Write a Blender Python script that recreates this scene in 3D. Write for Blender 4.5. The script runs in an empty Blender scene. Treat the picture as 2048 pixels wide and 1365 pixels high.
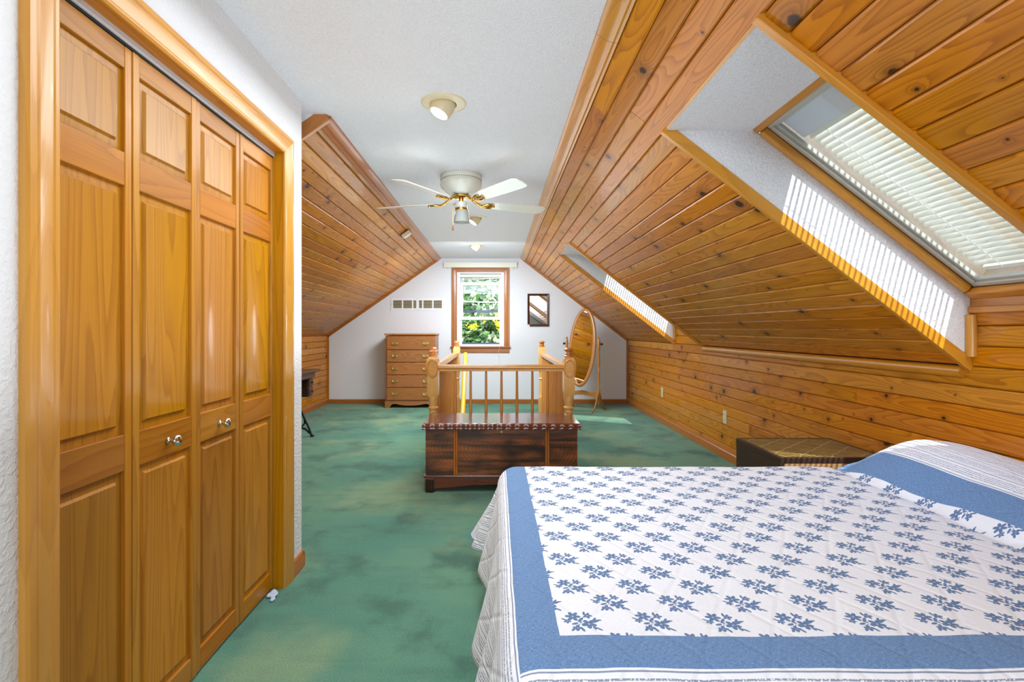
import bpy, bmesh, math, random
from mathutils import Vector, Matrix, Euler
import numpy as np

random.seed(7)
SC = bpy.context.scene
COL = SC.collection
R = math.radians

# ------------------------------------------------------------------ camera, world, sun, big lights, exposure
CAMZ = 1.195
cam_d = bpy.data.cameras.new('camera')
cam_d.sensor_width = 36.0
cam_d.lens = 1000.0 / 2048.0 * 36.0
cam_d.shift_x = 31.0 / 2048.0
cam_d.shift_y = -22.5 / 2048.0
cam_d.clip_start = 0.02
cam = bpy.data.objects.new('camera', cam_d)
cam.location = (0, 0, CAMZ)
cam.rotation_euler = (R(90), 0, 0)
COL.objects.link(cam)
SC.camera = cam

world = bpy.data.worlds.new('world')
SC.world = world
world.use_nodes = True
wn = world.node_tree.nodes
wl = world.node_tree.links
bg = wn['Background']
sky = wn.new('ShaderNodeTexSky')
sky.sky_type = 'NISHITA'
sky.sun_disc = False
sky.sun_elevation = R(52)
sky.sun_rotation = R(199)
sky.air_density = 1.0
sky.dust_density = 2.0
wl.new(sky.outputs[0], bg.inputs['Color'])
bg.inputs['Strength'].default_value = 0.8

sun_d = bpy.data.lights.new('sun', 'SUN')
sun_d.energy = 7.5
sun_d.angle = R(0.6)
sun_d.color = (1.0, 0.96, 0.89)
sun = bpy.data.objects.new('sun', sun_d)
sun.rotation_euler = Vector((-0.25, 0.73, -1.0)).to_track_quat('-Z', 'Y').to_euler()
sun.location = (2, -4, 6)
COL.objects.link(sun)

def area(name, loc, direction, sx, sy, power, color=(1, 1, 1)):
    d = bpy.data.lights.new(name, 'AREA')
    d.shape = 'RECTANGLE'; d.size = sx; d.size_y = sy; d.energy = power; d.color = color
    o = bpy.data.objects.new(name, d)
    o.location = loc
    o.rotation_euler = Vector(direction).to_track_quat('-Z', 'Y').to_euler()
    COL.objects.link(o)
    return o

# added unseen area fills that even out the room's brightness; none is a fixture
area('fill_rear', (0.2, -2.35, 1.35), (0.0, 1, 0.0), 1.9, 1.5, 56, (0.88, 0.95, 1.0))  # added fill in front of the rear wall, which has no window
area('fill_up', (-0.25, 4.1, 0.95), (0.0, 0.0, 1.0), 0.8, 7.2, 31, (0.86, 0.94, 1.0))  # added fill facing up from mid-room to brighten the ceiling
area('fill_down', (-0.25, 2.2, 2.265), (0.0, 0.0, -1.0), 0.8, 2.3, 27, (0.86, 0.94, 1.0))  # added fill under the ceiling, facing down
area('fill_down', (-0.25, 5.6, 2.265), (0.0, 0.0, -1.0), 0.8, 2.6, 38, (0.84, 0.93, 1.0))  # second added fill, farther down the room
area('fill_far', (-0.25, 6.1, 2.12), (0.0, 0.55, -1.0), 0.9, 0.7, 34, (0.80, 0.92, 1.0))  # added fill tilted toward the far wall

vs = SC.view_settings
vs.view_transform = 'Standard'
vs.look = 'None'
vs.exposure = 0.42
vs.gamma = 1.0
vs.use_curve_mapping = False
SC.cycles.max_bounces = 10
SC.cycles.diffuse_bounces = 6
SC.cycles.glossy_bounces = 4
SC.cycles.transmission_bounces = 6
SC.cycles.transparent_max_bounces = 12
SC.cycles.use_denoising = True
SC.cycles.sample_clamp_indirect = 6.0
SC.cycles.caustics_reflective = False
SC.cycles.caustics_refractive = False

# ------------------------------------------------------------------ mesh helpers
class MB:
    def __init__(s, M=None):
        s.v = []; s.f = []; s.M = M or Matrix()
    def add(s, vs, fs):
        o = len(s.v)
        s.v += [s.M @ Vector(p) for p in vs]
        s.f += [tuple(i + o for i in f) for f in fs]
        return s
    def box(s, x0, x1, y0, y1, z0, z1):
        return s.add([(x0, y0, z0), (x1, y0, z0), (x1, y1, z0), (x0, y1, z0), (x0, y0, z1), (x1, y0, z1), (x1, y1, z1), (x0, y1, z1)],
                     [(0, 3, 2, 1), (4, 5, 6, 7), (0, 1, 5, 4), (1, 2, 6, 5), (2, 3, 7, 6), (3, 0, 4, 7)])
    def prism(s, poly, d0, d1, axis='y'):
        n = len(poly)
        def P(p, d):
            a, b = p
            return (d, a, b) if axis == 'x' else ((a, d, b) if axis == 'y' else (a, b, d))
        vs = [P(p, d0) for p in poly] + [P(p, d1) for p in poly]
        fs = [tuple(range(n - 1, -1, -1)), tuple(range(n, 2 * n))]
        fs += [(i, (i + 1) % n, n + (i + 1) % n, n + i) for i in range(n)]
        return s.add(vs, fs)
    def lathe(s, prof, n=16, c=(0, 0, 0), axis='z'):
        vs = []; fs = []
        m = len(prof)
        for r, h in prof:
            for k in range(n):
                a = 2 * math.pi * k / n
                p = (r * math.cos(a), r * math.sin(a), h)
                if axis == 'x': p = (p[2], p[0], p[1])
                elif axis == 'y': p = (p[0], p[2], p[1])
                vs.append((p[0] + c[0], p[1] + c[1], p[2] + c[2]))
        for i in range(m - 1):
            for k in range(n):
                fs.append((i * n + k, i * n + (k + 1) % n, (i + 1) * n + (k + 1) % n, (i + 1) * n + k))
        fs.append(tuple(range(n - 1, -1, -1)))
        fs.append(tuple((m - 1) * n + k for k in range(n)))
        return s.add(vs, fs)
    def tube(s, pts, r, n=8, closed=False, flat=None):
        pts = [Vector(p) for p in pts]
        m = len(pts)
        rr = r if isinstance(r, (list, tuple)) else [r] * m
        vs = []; fs = []
        ref = None
        for i, p in enumerate(pts):
            if closed: t = pts[(i + 1) % m] - pts[i - 1]
            else: t = pts[min(i + 1, m - 1)] - pts[max(i - 1, 0)]
            t.normalize()
            if ref is None:
                ref = Vector((0, 0, 1)) if abs(t.z) < 0.9 else Vector((1, 0, 0))
            u = (ref - t * ref.dot(t)).normalized()
            ref = u
            w = t.cross(u)
            fu, fw = flat or (1, 1)
            for k in range(n):
                a = 2 * math.pi * k / n
                vs.append(tuple(p + u * (rr[i] * fu * math.cos(a)) + w * (rr[i] * fw * math.sin(a))))
        for i in range(m if closed else m - 1):
            j = (i + 1) % m
            for k in range(n):
                fs.append((i * n + k, i * n + (k + 1) % n, j * n + (k + 1) % n, j * n + k))
        if not closed:
            fs.append(tuple(range(n - 1, -1, -1)))
            fs.append(tuple((m - 1) * n + k for k in range(n)))
        return s.add(vs, fs)
    def ball(s, c, rx, ry=None, rz=None, n=14, m=8):
        ry = ry or rx; rz = rz or rx
        vs = []; fs = []
        for i in range(m + 1):
            th = math.pi * i / m
            sr = max(math.sin(th), 1e-3)
            for k in range(n):
                a = 2 * math.pi * k / n
                vs.append((c[0] + rx * sr * math.cos(a), c[1] + ry * sr * math.sin(a), c[2] + rz * math.cos(th)))
        for i in range(m):
            for k in range(n):
                fs.append((i * n + k, (i + 1) * n + k, (i + 1) * n + (k + 1) % n, i * n + (k + 1) % n))
        return s.add(vs, fs)
    def mesh(s, name, mat, smooth=35, recalc=True):
        me = bpy.data.meshes.new(name)
        me.from_pydata([tuple(p) for p in s.v], [], s.f)
        if recalc:
            bm = bmesh.new(); bm.from_mesh(me)
            bmesh.ops.recalc_face_normals(bm, faces=bm.faces)
            bm.to_mesh(me); bm.free()
        if smooth:
            me.polygons.foreach_set('use_smooth', [True] * len(me.polygons))
            me.set_sharp_from_angle(angle=R(smooth))
        if mat: me.materials.append(mat)
        return me
    def build(s, name, mat, parent=None, bevel=0.0, smooth=35, loc=None, rot=None, seg=2):
        o = bpy.data.objects.new(name, s.mesh(name, mat, smooth))
        COL.objects.link(o)
        if parent: o.parent = parent
        if loc: o.location = loc
        if rot: o.rotation_euler = rot
        if bevel:
            b = o.modifiers.new('bevel', 'BEVEL')
            b.width = bevel; b.segments = seg; b.limit_method = 'ANGLE'; b.angle_limit = R(40)
            b.harden_normals = True
        return o

def tag(o, label, cat=None, group=None, kind=None):
    if label: o['label'] = label
    if cat: o['category'] = cat
    if group: o['group'] = group
    if kind: o['kind'] = kind
    return o

def thing(name, label, cat, loc=(0, 0, 0), rotz=0.0, group=None, kind=None):
    o = bpy.data.objects.new(name, None)
    o.empty_display_size = 0.1
    COL.objects.link(o)
    o.location = loc; o.rotation_euler = (0, 0, rotz)
    return tag(o, label, cat, group, kind)

def inst(name, src, parent, loc=None, rot=None, scale=None):
    """Another object that shares src's mesh."""
    c = src.copy(); c.name = name
    COL.objects.link(c); c.parent = parent
    if loc is not None: c.location = loc
    if rot is not None: c.rotation_euler = rot
    if scale is not None: c.scale = scale
    return c

# ------------------------------------------------------------------ node helpers
class NT:
    def __init__(s, nt): s.nt = nt
    def n(s, typ, **kw):
        nd = s.nt.nodes.new('ShaderNode' + typ)
        for k, v in kw.items(): setattr(nd, k, v)
        return nd
    def put(s, sock, val):
        if val is None: return
        if isinstance(val, bpy.types.NodeSocket): s.nt.links.new(val, sock)
        elif isinstance(val, bpy.types.Node): s.nt.links.new(val.outputs[0], sock)
        else: sock.default_value = val
    def m(s, op, a, b=None, c=None, clamp=False):
        nd = s.n('Math', operation=op, use_clamp=clamp)
        s.put(nd.inputs[0], a); s.put(nd.inputs[1], b); s.put(nd.inputs[2], c)
        return nd.outputs[0]
    def vm(s, op, a, b=None):
        nd = s.n('VectorMath', operation=op)
        s.put(nd.inputs[0], a); s.put(nd.inputs[1], b)
        return nd.outputs['Value'] if op in ('LENGTH', 'DOT_PRODUCT', 'DISTANCE') else nd.outputs[0]
    def xyz(s, x, y, z=0.0):
        nd = s.n('CombineXYZ')
        s.put(nd.inputs[0], x); s.put(nd.inputs[1], y); s.put(nd.inputs[2], z)
        return nd.outputs[0]
    def sep(s, v):
        nd = s.n('SeparateXYZ'); s.put(nd.inputs[0], v)
        return nd.outputs
    def noise(s, vec, scale=1.0, detail=2.0, rough=0.5, w=None):
        nd = s.n('TexNoise')
        if w is not None:
            nd.noise_dimensions = '4D'; s.put(nd.inputs['W'], w)
        s.put(nd.inputs['Vector'], vec); s.put(nd.inputs['Scale'], scale)
        s.put(nd.inputs['Detail'], detail); s.put(nd.inputs['Roughness'], rough)
        return nd.outputs[0]
    def step(s, x, lo, hi):
        nd = s.n('MapRange', interpolation_type='SMOOTHSTEP')
        s.put(nd.inputs[0], x); s.put(nd.inputs[1], lo); s.put(nd.inputs[2], hi)
        return nd.outputs[0]
    def mix(s, f, a, b, blend='MIX'):
        nd = s.n('Mix', data_type='RGBA', blend_type=blend)
        s.put(nd.inputs[0], f); s.put(nd.inputs[6], a); s.put(nd.inputs[7], b)
        return nd.outputs[2]
    def bump(s, h, strength=0.3, dist=0.01):
        nd = s.n('Bump')
        s.put(nd.inputs['Strength'], strength); s.put(nd.inputs['Distance'], dist); s.put(nd.inputs['Height'], h)
        return nd.outputs[0]

def lin(r, g, b):
    def f(c):
        c /= 255.0
        return c / 12.92 if c <= 0.04045 else ((c + 0.055) / 1.055) ** 2.4
    return (f(r), f(g), f(b), 1.0)

def mat(name):
    m = bpy.data.materials.new(name)
    m.use_nodes = True
    return m, NT(m.node_tree), m.node_tree.nodes['Principled BSDF']

def plain(name, col, rough=0.5, metal=0.0, coat=0.0, noise=0.0, nscale=60.0, emit=None, estr=0.0):
    m, t, b = mat(name)
    b.inputs['Base Color'].default_value = col
    if noise:
        tc = t.n('TexCoord')
        f = t.noise(tc.outputs['Object'], nscale, 4.0, 0.6)
        c2 = tuple(c * (1 - noise) for c in col[:3]) + (1,)
        t.put(b.inputs['Base Color'], t.mix(f, c2, tuple(min(1, c * (1 + noise * .4)) for c in col[:3]) + (1,)))
    b.inputs['Roughness'].default_value = rough
    b.inputs['Metallic'].default_value = metal
    b.inputs['Coat Weight'].default_value = coat
    if emit:
        b.inputs['Emission Color'].default_value = emit
        b.inputs['Emission Strength'].default_value = estr
    return m

def wood(name, light, dark, axis=0, rough=0.3, coat=0.3, knots=0.0, rings=12.0, stretch=1.0, vary=0.25, knotcol=(0.035, 0.012, 0.006, 1), contrast=0.6, spec=0.5, streak=0.25, knotdens=2.4):
    """Grain runs along object axis `axis`."""
    m, t, b = mat(name)
    tc = t.n('TexCoord'); oi = t.n('ObjectInfo')
    rnd = oi.outputs['Random']
    x, y, z = t.sep(tc.outputs['Object'])
    L, A, D = [(x, y, z), (y, x, z), (z, x, y)][axis]
    L = t.m('MULTIPLY_ADD', rnd, 41.0, L)
    A2 = t.m('MULTIPLY_ADD', rnd, 13.0, A)
    big = t.noise(t.xyz(t.m('MULTIPLY', L, 0.9 * stretch), t.m('MULTIPLY', A2, 8.0), t.m('MULTIPLY', D, 8.0)), 1.0, 1.0, 0.45)
    ph = t.m('MULTIPLY', big, rings)
    kmask = None
    if knots:
        vo = t.n('TexVoronoi', voronoi_dimensions='2D', feature='F1')
        t.put(vo.inputs['Vector'], t.xyz(t.m('MULTIPLY', L, 0.8), A2, 0.0))
        t.put(vo.inputs['Scale'], knotdens)
        vo.inputs['Randomness'].default_value = 1.0
        wob = t.noise(t.xyz(L, A2, D), 55.0, 2.0)
        dist = t.m('MULTIPLY_ADD', t.m('SUBTRACT', wob, 0.5), 0.03, vo.outputs['Distance'])
        cr = t.sep(vo.outputs['Color'])[0]
        size = t.m('MULTIPLY_ADD', t.m('MULTIPLY', cr, cr), 0.050, 0.008)
        size = t.m('MULTIPLY', size, knots)
        g = t.m('DIVIDE', dist, t.m('MULTIPLY', size, 2.6))
        halo = t.m('POWER', 2.718, t.m('MULTIPLY', t.m('MULTIPLY', g, g), -1.0))
        ph = t.m('MULTIPLY_ADD', halo, 2.2, ph)
        kmask = t.m('SUBTRACT', 1.0, t.step(dist, t.m('MULTIPLY', size, 0.7), t.m('MULTIPLY', size, 1.15)))
    fine = t.noise(t.xyz(t.m('MULTIPLY', L, 5.0), t.m('MULTIPLY', A2, 210.0), t.m('MULTIPLY', D, 210.0)), 1.0, 3.0, 0.6)
    ph = t.m('MULTIPLY_ADD', fine, 0.25, ph)
    ring = t.m('FRACT', ph)
    ring = t.m('POWER', ring, 2.2)
    ring = t.m('MULTIPLY', ring, t.m('SUBTRACT', 1.0, t.step(t.m('FRACT', ph), 0.93, 1.0)))
    f = t.m('MULTIPLY_ADD', ring, contrast, t.m('MULTIPLY', t.m('SUBTRACT', fine, 0.4), streak), clamp=True)
    f2 = t.m('MULTIPLY_ADD', t.noise(t.xyz(t.m('MULTIPLY', L, 1.6), t.m('MULTIPLY', A2, 14.0), D), 1.0, 2.0), 0.5, -0.12, clamp=True)
    col = t.mix(f, light, dark)
    col = t.mix(t.m('MULTIPLY', f2, 0.75), col, dark)
    hs = t.n('HueSaturation')
    t.put(hs.inputs['Hue'], t.m('MULTIPLY_ADD', t.m('FRACT', t.m('MULTIPLY', rnd, 7.31)), 0.014 * vary * 4, 0.5 - 0.007 * vary * 4))
    t.put(hs.inputs['Saturation'], t.m('MULTIPLY_ADD', t.m('FRACT', t.m('MULTIPLY', rnd, 17.7)), 0.3 * vary, 1.0 - 0.15 * vary))
    t.put(hs.inputs['Value'], t.m('MULTIPLY_ADD', t.m('FRACT', t.m('MULTIPLY', rnd, 29.3)), 1.3 * vary, 1.0 - 0.65 * vary))
    t.put(hs.inputs['Color'], col)
    col = hs.outputs[0]
    if kmask is not None:
        col = t.mix(t.m('MULTIPLY', halo, 0.55), col, tuple(c * 0.5 for c in dark[:3]) + (1,))
        col = t.mix(t.m('MULTIPLY', kmask, 0.92), col, knotcol)
    t.put(b.inputs['Base Color'], col)
    b.inputs['Roughness'].default_value = rough
    b.inputs['Specular IOR Level'].default_value = spec
    b.inputs['Coat Weight'].default_value = coat
    b.inputs['Coat Roughness'].default_value = 0.1
    t.put(b.inputs['Normal'], t.bump(t.m('ADD', t.m('MULTIPLY', ring, 0.5), fine), 0.12, 0.002))
    return m

def plaster(name, col, scale=160.0, strength=0.5, rough=0.85, speck=0.06):
    m, t, b = mat(name)
    tc = t.n('TexCoord')
    o = tc.outputs['Object']
    n1 = t.noise(o, scale, 3.0, 0.55)
    n2 = t.noise(o, scale * 0.35, 2.0, 0.5)
    h = t.m('MULTIPLY_ADD', t.step(n1, 0.42, 0.66), 0.7, t.m('MULTIPLY', n2, 0.5))
    c2 = tuple(c * (1 - speck * 2.2) for c in col[:3]) + (1,)
    big = t.noise(o, 1.1, 3.0, 0.6)
    c = t.mix(t.step(n1, 0.30, 0.52), c2, col)
    c = t.mix(t.m('MULTIPLY', big, 0.10), c, tuple(x * 0.8 for x in col[:3]) + (1,))
    t.put(b.inputs['Base Color'], c)
    b.inputs['Roughness'].default_value = rough
    b.inputs['Specular IOR Level'].default_value = 0.25
    t.put(b.inputs['Normal'], t.bump(h, strength, 0.006))
    return m

def glass(name, tint=(1, 1, 1, 1), rough=0.0, ior=1.45):
    m = bpy.data.materials.new(name); m.use_nodes = True
    t = NT(m.node_tree)
    m.node_tree.nodes.remove(m.node_tree.nodes['Principled BSDF'])
    out = m.node_tree.nodes['Material Output']
    tr = t.n('BsdfTransparent'); tr.inputs[0].default_value = tint
    gl = t.n('BsdfGlossy'); gl.inputs['Roughness'].default_value = rough
    ge = t.n('NewGeometry')
    cs = t.m('ABSOLUTE', t.vm('DOT_PRODUCT', ge.outputs['Normal'], ge.outputs['Incoming']))
    f0 = ((ior - 1) / (ior + 1)) ** 2
    frv = t.m('MULTIPLY_ADD', t.m('POWER', t.m('SUBTRACT', 1.0, cs), 5.0), 1 - f0, f0, clamp=True)
    mx = t.n('MixShader')
    t.put(mx.inputs[0], frv); t.put(mx.inputs[1], tr.outputs[0]); t.put(mx.inputs[2], gl.outputs[0])
    t.put(out.inputs[0], mx.outputs[0])
    return m

def translucent(name, col, f=0.5):
    m = bpy.data.materials.new(name); m.use_nodes = True
    t = NT(m.node_tree)
    b = m.node_tree.nodes['Principled BSDF']
    b.inputs['Base Color'].default_value = col; b.inputs['Roughness'].default_value = 0.45
    out = m.node_tree.nodes['Material Output']
    tr = t.n('BsdfTranslucent'); tr.inputs[0].default_value = col
    mx = t.n('MixShader'); mx.inputs[0].default_value = f
    t.put(mx.inputs[1], b.outputs[0]); t.put(mx.inputs[2], tr.outputs[0]); t.put(out.inputs[0], mx.outputs[0])
    return m

# ------------------------------------------------------------------ materials
PINE_L, PINE_D = lin(224, 160, 70), lin(168, 96, 26)
M_plank = wood('knotty_pine_varnished', lin(206, 132, 30), lin(132, 64, 7), 0, rough=0.4, coat=0.3, spec=0.15, knots=1.55, rings=17, vary=0.24, contrast=0.6, knotdens=4.0, knotcol=(0.02, 0.006, 0.003, 1))
M_trimX = wood('pine_trim_x', lin(200, 136, 48), lin(150, 86, 22), 0, rough=0.3, coat=0.22, vary=0.15, contrast=0.35)
M_trimY = wood('pine_trim_y', lin(200, 136, 48), lin(150, 86, 22), 1, rough=0.3, coat=0.22, vary=0.15, contrast=0.35)
M_trimZ = wood('pine_trim_z', lin(200, 142, 52), lin(158, 98, 28), 2, rough=0.34, coat=0.22, vary=0.12, contrast=0.3)
M_doorZ = wood('pine_door_z', lin(186, 126, 30), lin(134, 74, 9), 2, rough=0.4, coat=0.16, spec=0.25, vary=0.18, contrast=0.5, rings=15, stretch=0.45, streak=0.5)
M_doorY = wood('pine_door_y', lin(180, 116, 30), lin(132, 72, 12), 1, rough=0.42, coat=0.1, spec=0.25, vary=0.2, contrast=0.5)
M_redX = wood('stained_trim_x', lin(176, 108, 46), lin(138, 76, 28), 0, rough=0.32, coat=0.3, vary=0.12, contrast=0.4)
M_redY = wood('stained_trim_y', lin(180, 106, 38), lin(142, 76, 22), 1, rough=0.32, coat=0.3, vary=0.12, contrast=0.4)
M_redZ = wood('stained_trim_z', lin(172, 106, 46), lin(136, 76, 28), 2, rough=0.32, coat=0.3, vary=0.12, contrast=0.4)
M_railX = wood('oak_rail_x', lin(222, 158, 66), lin(180, 112, 40), 0, rough=0.28, coat=0.5, vary=0.12, contrast=0.35)
M_railY = wood('oak_rail_y', lin(214, 146, 66), lin(168, 98, 38), 1, rough=0.28, coat=0.5, vary=0.12, contrast=0.35)
M_railZ = wood('oak_post_z', lin(226, 172, 100), lin(196, 136, 66), 2, rough=0.3, coat=0.45, vary=0.1, contrast=0.3)
M_balZ = wood('oak_baluster_z', lin(206, 140, 66), lin(160, 94, 36), 2, rough=0.3, coat=0.45, vary=0.2, contrast=0.3)
M_finial = wood('finial_wood', lin(196, 118, 46), lin(150, 78, 24), 2, rough=0.28, coat=0.5, vary=0.1, contrast=0.3)
M_oakX = wood('dresser_oak_x', lin(176, 114, 60), lin(122, 72, 36), 0, rough=0.4, coat=0.15, vary=0.15, contrast=0.6, rings=16)
M_oakZ = wood('dresser_oak_z', lin(170, 108, 58), lin(122, 72, 36), 2, rough=0.4, coat=0.15, vary=0.15, contrast=0.6)
M_chestX = wood('mahogany_x', lin(112, 54, 32), lin(54, 24, 16), 0, rough=0.22, coat=0.6, vary=0.1, contrast=0.7, rings=18)
def veneer():
    m, t, b = mat('figured_walnut_veneer')
    x, y, z = t.sep(t.n('TexCoord').outputs['Object'])
    rnd = t.n('ObjectInfo').outputs['Random']
    zz = t.m('ADD', z, t.m('MULTIPLY', rnd, 3.0))
    d = t.vm('LENGTH', t.xyz(t.m('MULTIPLY', x, 0.55), 0.0, t.m('SUBTRACT', z, 0.33)))
    n = t.noise(t.xyz(t.m('MULTIPLY', x, 9.0), 0.0, t.m('MULTIPLY', zz, 14.0)), 1.0, 3.0, 0.6)
    bands = t.noise(t.xyz(t.m('MULTIPLY', x, 1.6), 0.0, t.m('MULTIPLY', zz, 26.0)), 1.0, 3.0, 0.55)
    blot = t.noise(t.xyz(t.m('MULTIPLY', x, 4.5), 0.0, t.m('MULTIPLY', zz, 7.0)), 1.0, 2.0, 0.5)
    fig = t.m('MULTIPLY_ADD', t.m('SINE', t.m('MULTIPLY_ADD', d, 420.0, t.m('MULTIPLY', n, 9.0))), 0.5, 0.5)
    f = t.m('MULTIPLY', t.step(bands, 0.30, 0.72), t.step(blot, 0.25, 0.62))
    f = t.m('MULTIPLY', f, t.m('MULTIPLY_ADD', fig, 0.4, 0.75), clamp=True)
    t.put(b.inputs['Base Color'], t.mix(f, lin(44, 26, 20), lin(158, 86, 38)))
    b.inputs['Roughness'].default_value = 0.35
    b.inputs['Coat Weight'].default_value = 0.25
    return m
M_chestF = veneer()
M_chestM = wood('chest_moulding', lin(186, 108, 46), lin(120, 60, 24), 2, rough=0.28, coat=0.4, vary=0.1, contrast=0.4)
M_ebony = plain('ebonised_wood', lin(38, 26, 22), 0.3, coat=0.4, noise=0.4)
M_dark = wood('dark_table_wood', lin(58, 38, 24), lin(30, 18, 12), 1, rough=0.45, coat=0.1, vary=0.1)
M_sew = wood('sewing_walnut', lin(74, 46, 38), lin(36, 20, 18), 1, rough=0.35, coat=0.3, vary=0.1)
M_cheval = wood('cheval_oak', lin(182, 124, 58), lin(140, 86, 34), 2, rough=0.32, coat=0.4, vary=0.1, contrast=0.3)
M_mframe = wood('mirror_frame_walnut', lin(70, 36, 22), lin(40, 18, 12), 2, rough=0.35, coat=0.3, vary=0.1)
M_ceil = plaster('ceiling_plaster', lin(226, 226, 230), 130, 0.55)
M_wall = plaster('wall_plaster', lin(226, 226, 228), 70, 0.35, speck=0.02)
M_wallfar = plaster('far_wall_paint', lin(226, 227, 232), 45, 0.12, speck=0.012)
M_sunlit_rail = wood('sunlit_pine_rail', lin(240, 188, 62), lin(214, 150, 36), 2, rough=0.3, coat=0.3, vary=0.05, contrast=0.2)  # bright yellow carries the sunlight falling on the stair handrail
M_lining = wood('skylight_lining', lin(118, 104, 86), lin(88, 76, 62), 0, rough=0.5, coat=0.0, vary=0.1)
M_popcorn = plaster('skylight_well_plaster', lin(226, 226, 230), 110, 0.45, speck=0.08)
M_backing = plain('board_backing', lin(70, 38, 14), 0.8)
M_roof = plain('roof_underlay', lin(60, 56, 52), 0.9)
M_white = plain('white_paint', lin(232, 234, 238), 0.35, noise=0.03)
M_vinyl = plain('white_vinyl', lin(236, 238, 244), 0.3)
M_cream = plain('cream_enamel', lin(228, 224, 208), 0.3, noise=0.03)
M_fanwhite = plain('fan_white_enamel', lin(224, 224, 214), 0.25, coat=0.4)
M_brass = plain('polished_brass', lin(214, 170, 84), 0.16, metal=1.0)
M_oldbrass = plain('aged_brass', lin(226, 196, 116), 0.32, metal=1.0, noise=0.2)
M_chrome = plain('chrome', lin(216, 214, 206), 0.07, metal=1.0)
M_iron = plain('black_iron', lin(24, 24, 26), 0.45, metal=0.3)
M_black = plain('gap_shade_black', lin(12, 14, 16), 0.7)  # black drawn for the shade inside gaps, slots and sockets
M_alu = plain('grey_aluminium', lin(190, 188, 178), 0.4, metal=0.3, noise=0.08)
M_track = plain('white_track', lin(206, 206, 208), 0.4)
M_plate = plain('ivory_plastic', lin(214, 206, 170), 0.4)
M_louver = plain('register_slat', lin(158, 148, 122), 0.45)
M_slot = plain('outlet_slot', lin(60, 52, 40), 0.5)
M_mirror = plain('mirror_silver', (0.92, 0.93, 0.94, 1), 0.01, metal=1.0)
M_glass = glass('window_glass', (0.97, 0.98, 0.98, 1), ior=1.2)
M_skyglass = glass('skylight_glass', (0.93, 0.96, 0.97, 1), ior=1.7)
M_slat = translucent('blind_slat_cream', lin(236, 232, 218), 0.22)
M_shade = translucent('frosted_shade', lin(206, 210, 206), 0.3)
M_bluerail = plain('sash_rail_bluegrey', lin(62, 82, 108), 0.35)
M_string = plain('white_cord', lin(232, 232, 228), 0.7)
M_lens = plain('lamp_lens', (1, 1, 1, 1), 0.4, emit=(1.0, 0.93, 0.78, 1), estr=16.0)
M_gold_ring = plain('can_trim_enamel', lin(214, 200, 166), 0.35, noise=0.04)
M_tissue = plain('crumpled_paper', lin(190, 205, 225), 0.7, noise=0.3, nscale=90)

def carpet():
    m, t, b = mat('green_carpet')
    o = t.n('TexCoord').outputs['Object']
    big = t.noise(o, 0.75, 4.0, 0.55)
    mid = t.noise(o, 2.6, 5.0, 0.62)
    pile = t.noise(o, 150.0, 4.0, 0.8)
    x, y, z = t.sep(o)
    rip = t.noise(t.xyz(t.m('MULTIPLY', x, 1.4), t.m('MULTIPLY', y, 9.0), 0.0), 1.0, 3.0, 0.6)
    c = t.mix(t.step(big, 0.38, 0.62), lin(70, 142, 126), lin(106, 164, 134))
    c = t.mix(t.step(mid, 0.47, 0.66), c, lin(42, 102, 92))
    c = t.mix(t.m('MULTIPLY', t.step(t.noise(t.vm('ADD', o, (7.3, 2.2, 0)), 1.1, 4.0, 0.6), 0.48, 0.68), 0.75), c, lin(158, 182, 136))
    c = t.mix(t.m('MULTIPLY', t.step(rip, 0.52, 0.75), 0.35), c, lin(40, 96, 82))
    c = t.mix(t.m('MULTIPLY_ADD', pile, 1.6, -0.45, clamp=True), t.mix(0.5, c, lin(24, 66, 58)), t.mix(0.25, c, lin(190, 212, 176)))
    t.put(b.inputs['Base Color'], c)
    b.inputs['Roughness'].default_value = 1.0
    b.inputs['Specular IOR Level'].default_value = 0.1
    b.inputs['Sheen Weight'].default_value = 0.15
    t.put(b.inputs['Normal'], t.bump(t.m('ADD', pile, t.m('MULTIPLY', mid, 2.0)), 0.55, 0.008))
    return m
M_carpet = carpet()

# ------------------------------------------------------------------ room shell
H = 2.349                      # flat ceiling height
YF, YB = 8.07, -2.5            # far gable, wall behind the camera
TR = Vector((0.42, 0, H)); KXR, KZR = 2.122, 1.03       # right slope: top line, knee line
TL = Vector((-0.928, 0, H)); KXL, KZL = -2.728, 1.10    # left slope
YL0 = 2.70                     # the left slope starts behind the closet
SR = Vector((KXR - TR.x, 0, KZR - H)); LR = SR.length; SR.normalize()
NR = Vector((-SR.z, 0, SR.x))                            # outward normal of the right roof
SL = Vector((KXL - TL.x, 0, KZL - H)); LL = SL.length; SL.normalize()
NL = Vector((SL.z, 0, -SL.x))
PITCH = 0.0907
OPEN_S = 0.4266                # skylight openings start here along the slope
SKY = [(1.44, 2.24), (5.15, 5.95)]
def on_r(s, n=0.0): 
    p = TR + SR * s + NR * n
    return (p.x, p.z)
def on_l(s, n=0.0):
    p = TL + SL * s + NL * n
    return (p.x, p.z)

# floor with the stair opening
WX0, WX1, WY0, WY1 = -0.50, 0.575, 4.30, 6.76
fl = MB()
fl.box(-2.9, 2.3, YB, WY0, -0.22, 0)
fl.box(-2.9, WX0, WY0, WY1, -0.22, 0)
fl.box(WX1, 2.3, WY0, WY1, -0.22, 0)
fl.box(-2.9, 2.3, WY1, YF + 0.1, -0.22, 0)
tag(fl.build('floor', M_carpet, smooth=0), 'worn green wall-to-wall carpet covering the attic floor', 'floor', kind='structure')

ce = MB()
ce.box(-1.12, 0.47, YB, YF + 0.1, H, H + 0.08)
tag(ce.build('ceiling', M_ceil, smooth=0), 'flat white textured ceiling strip along the middle of the room', 'ceiling', kind='structure')

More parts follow.
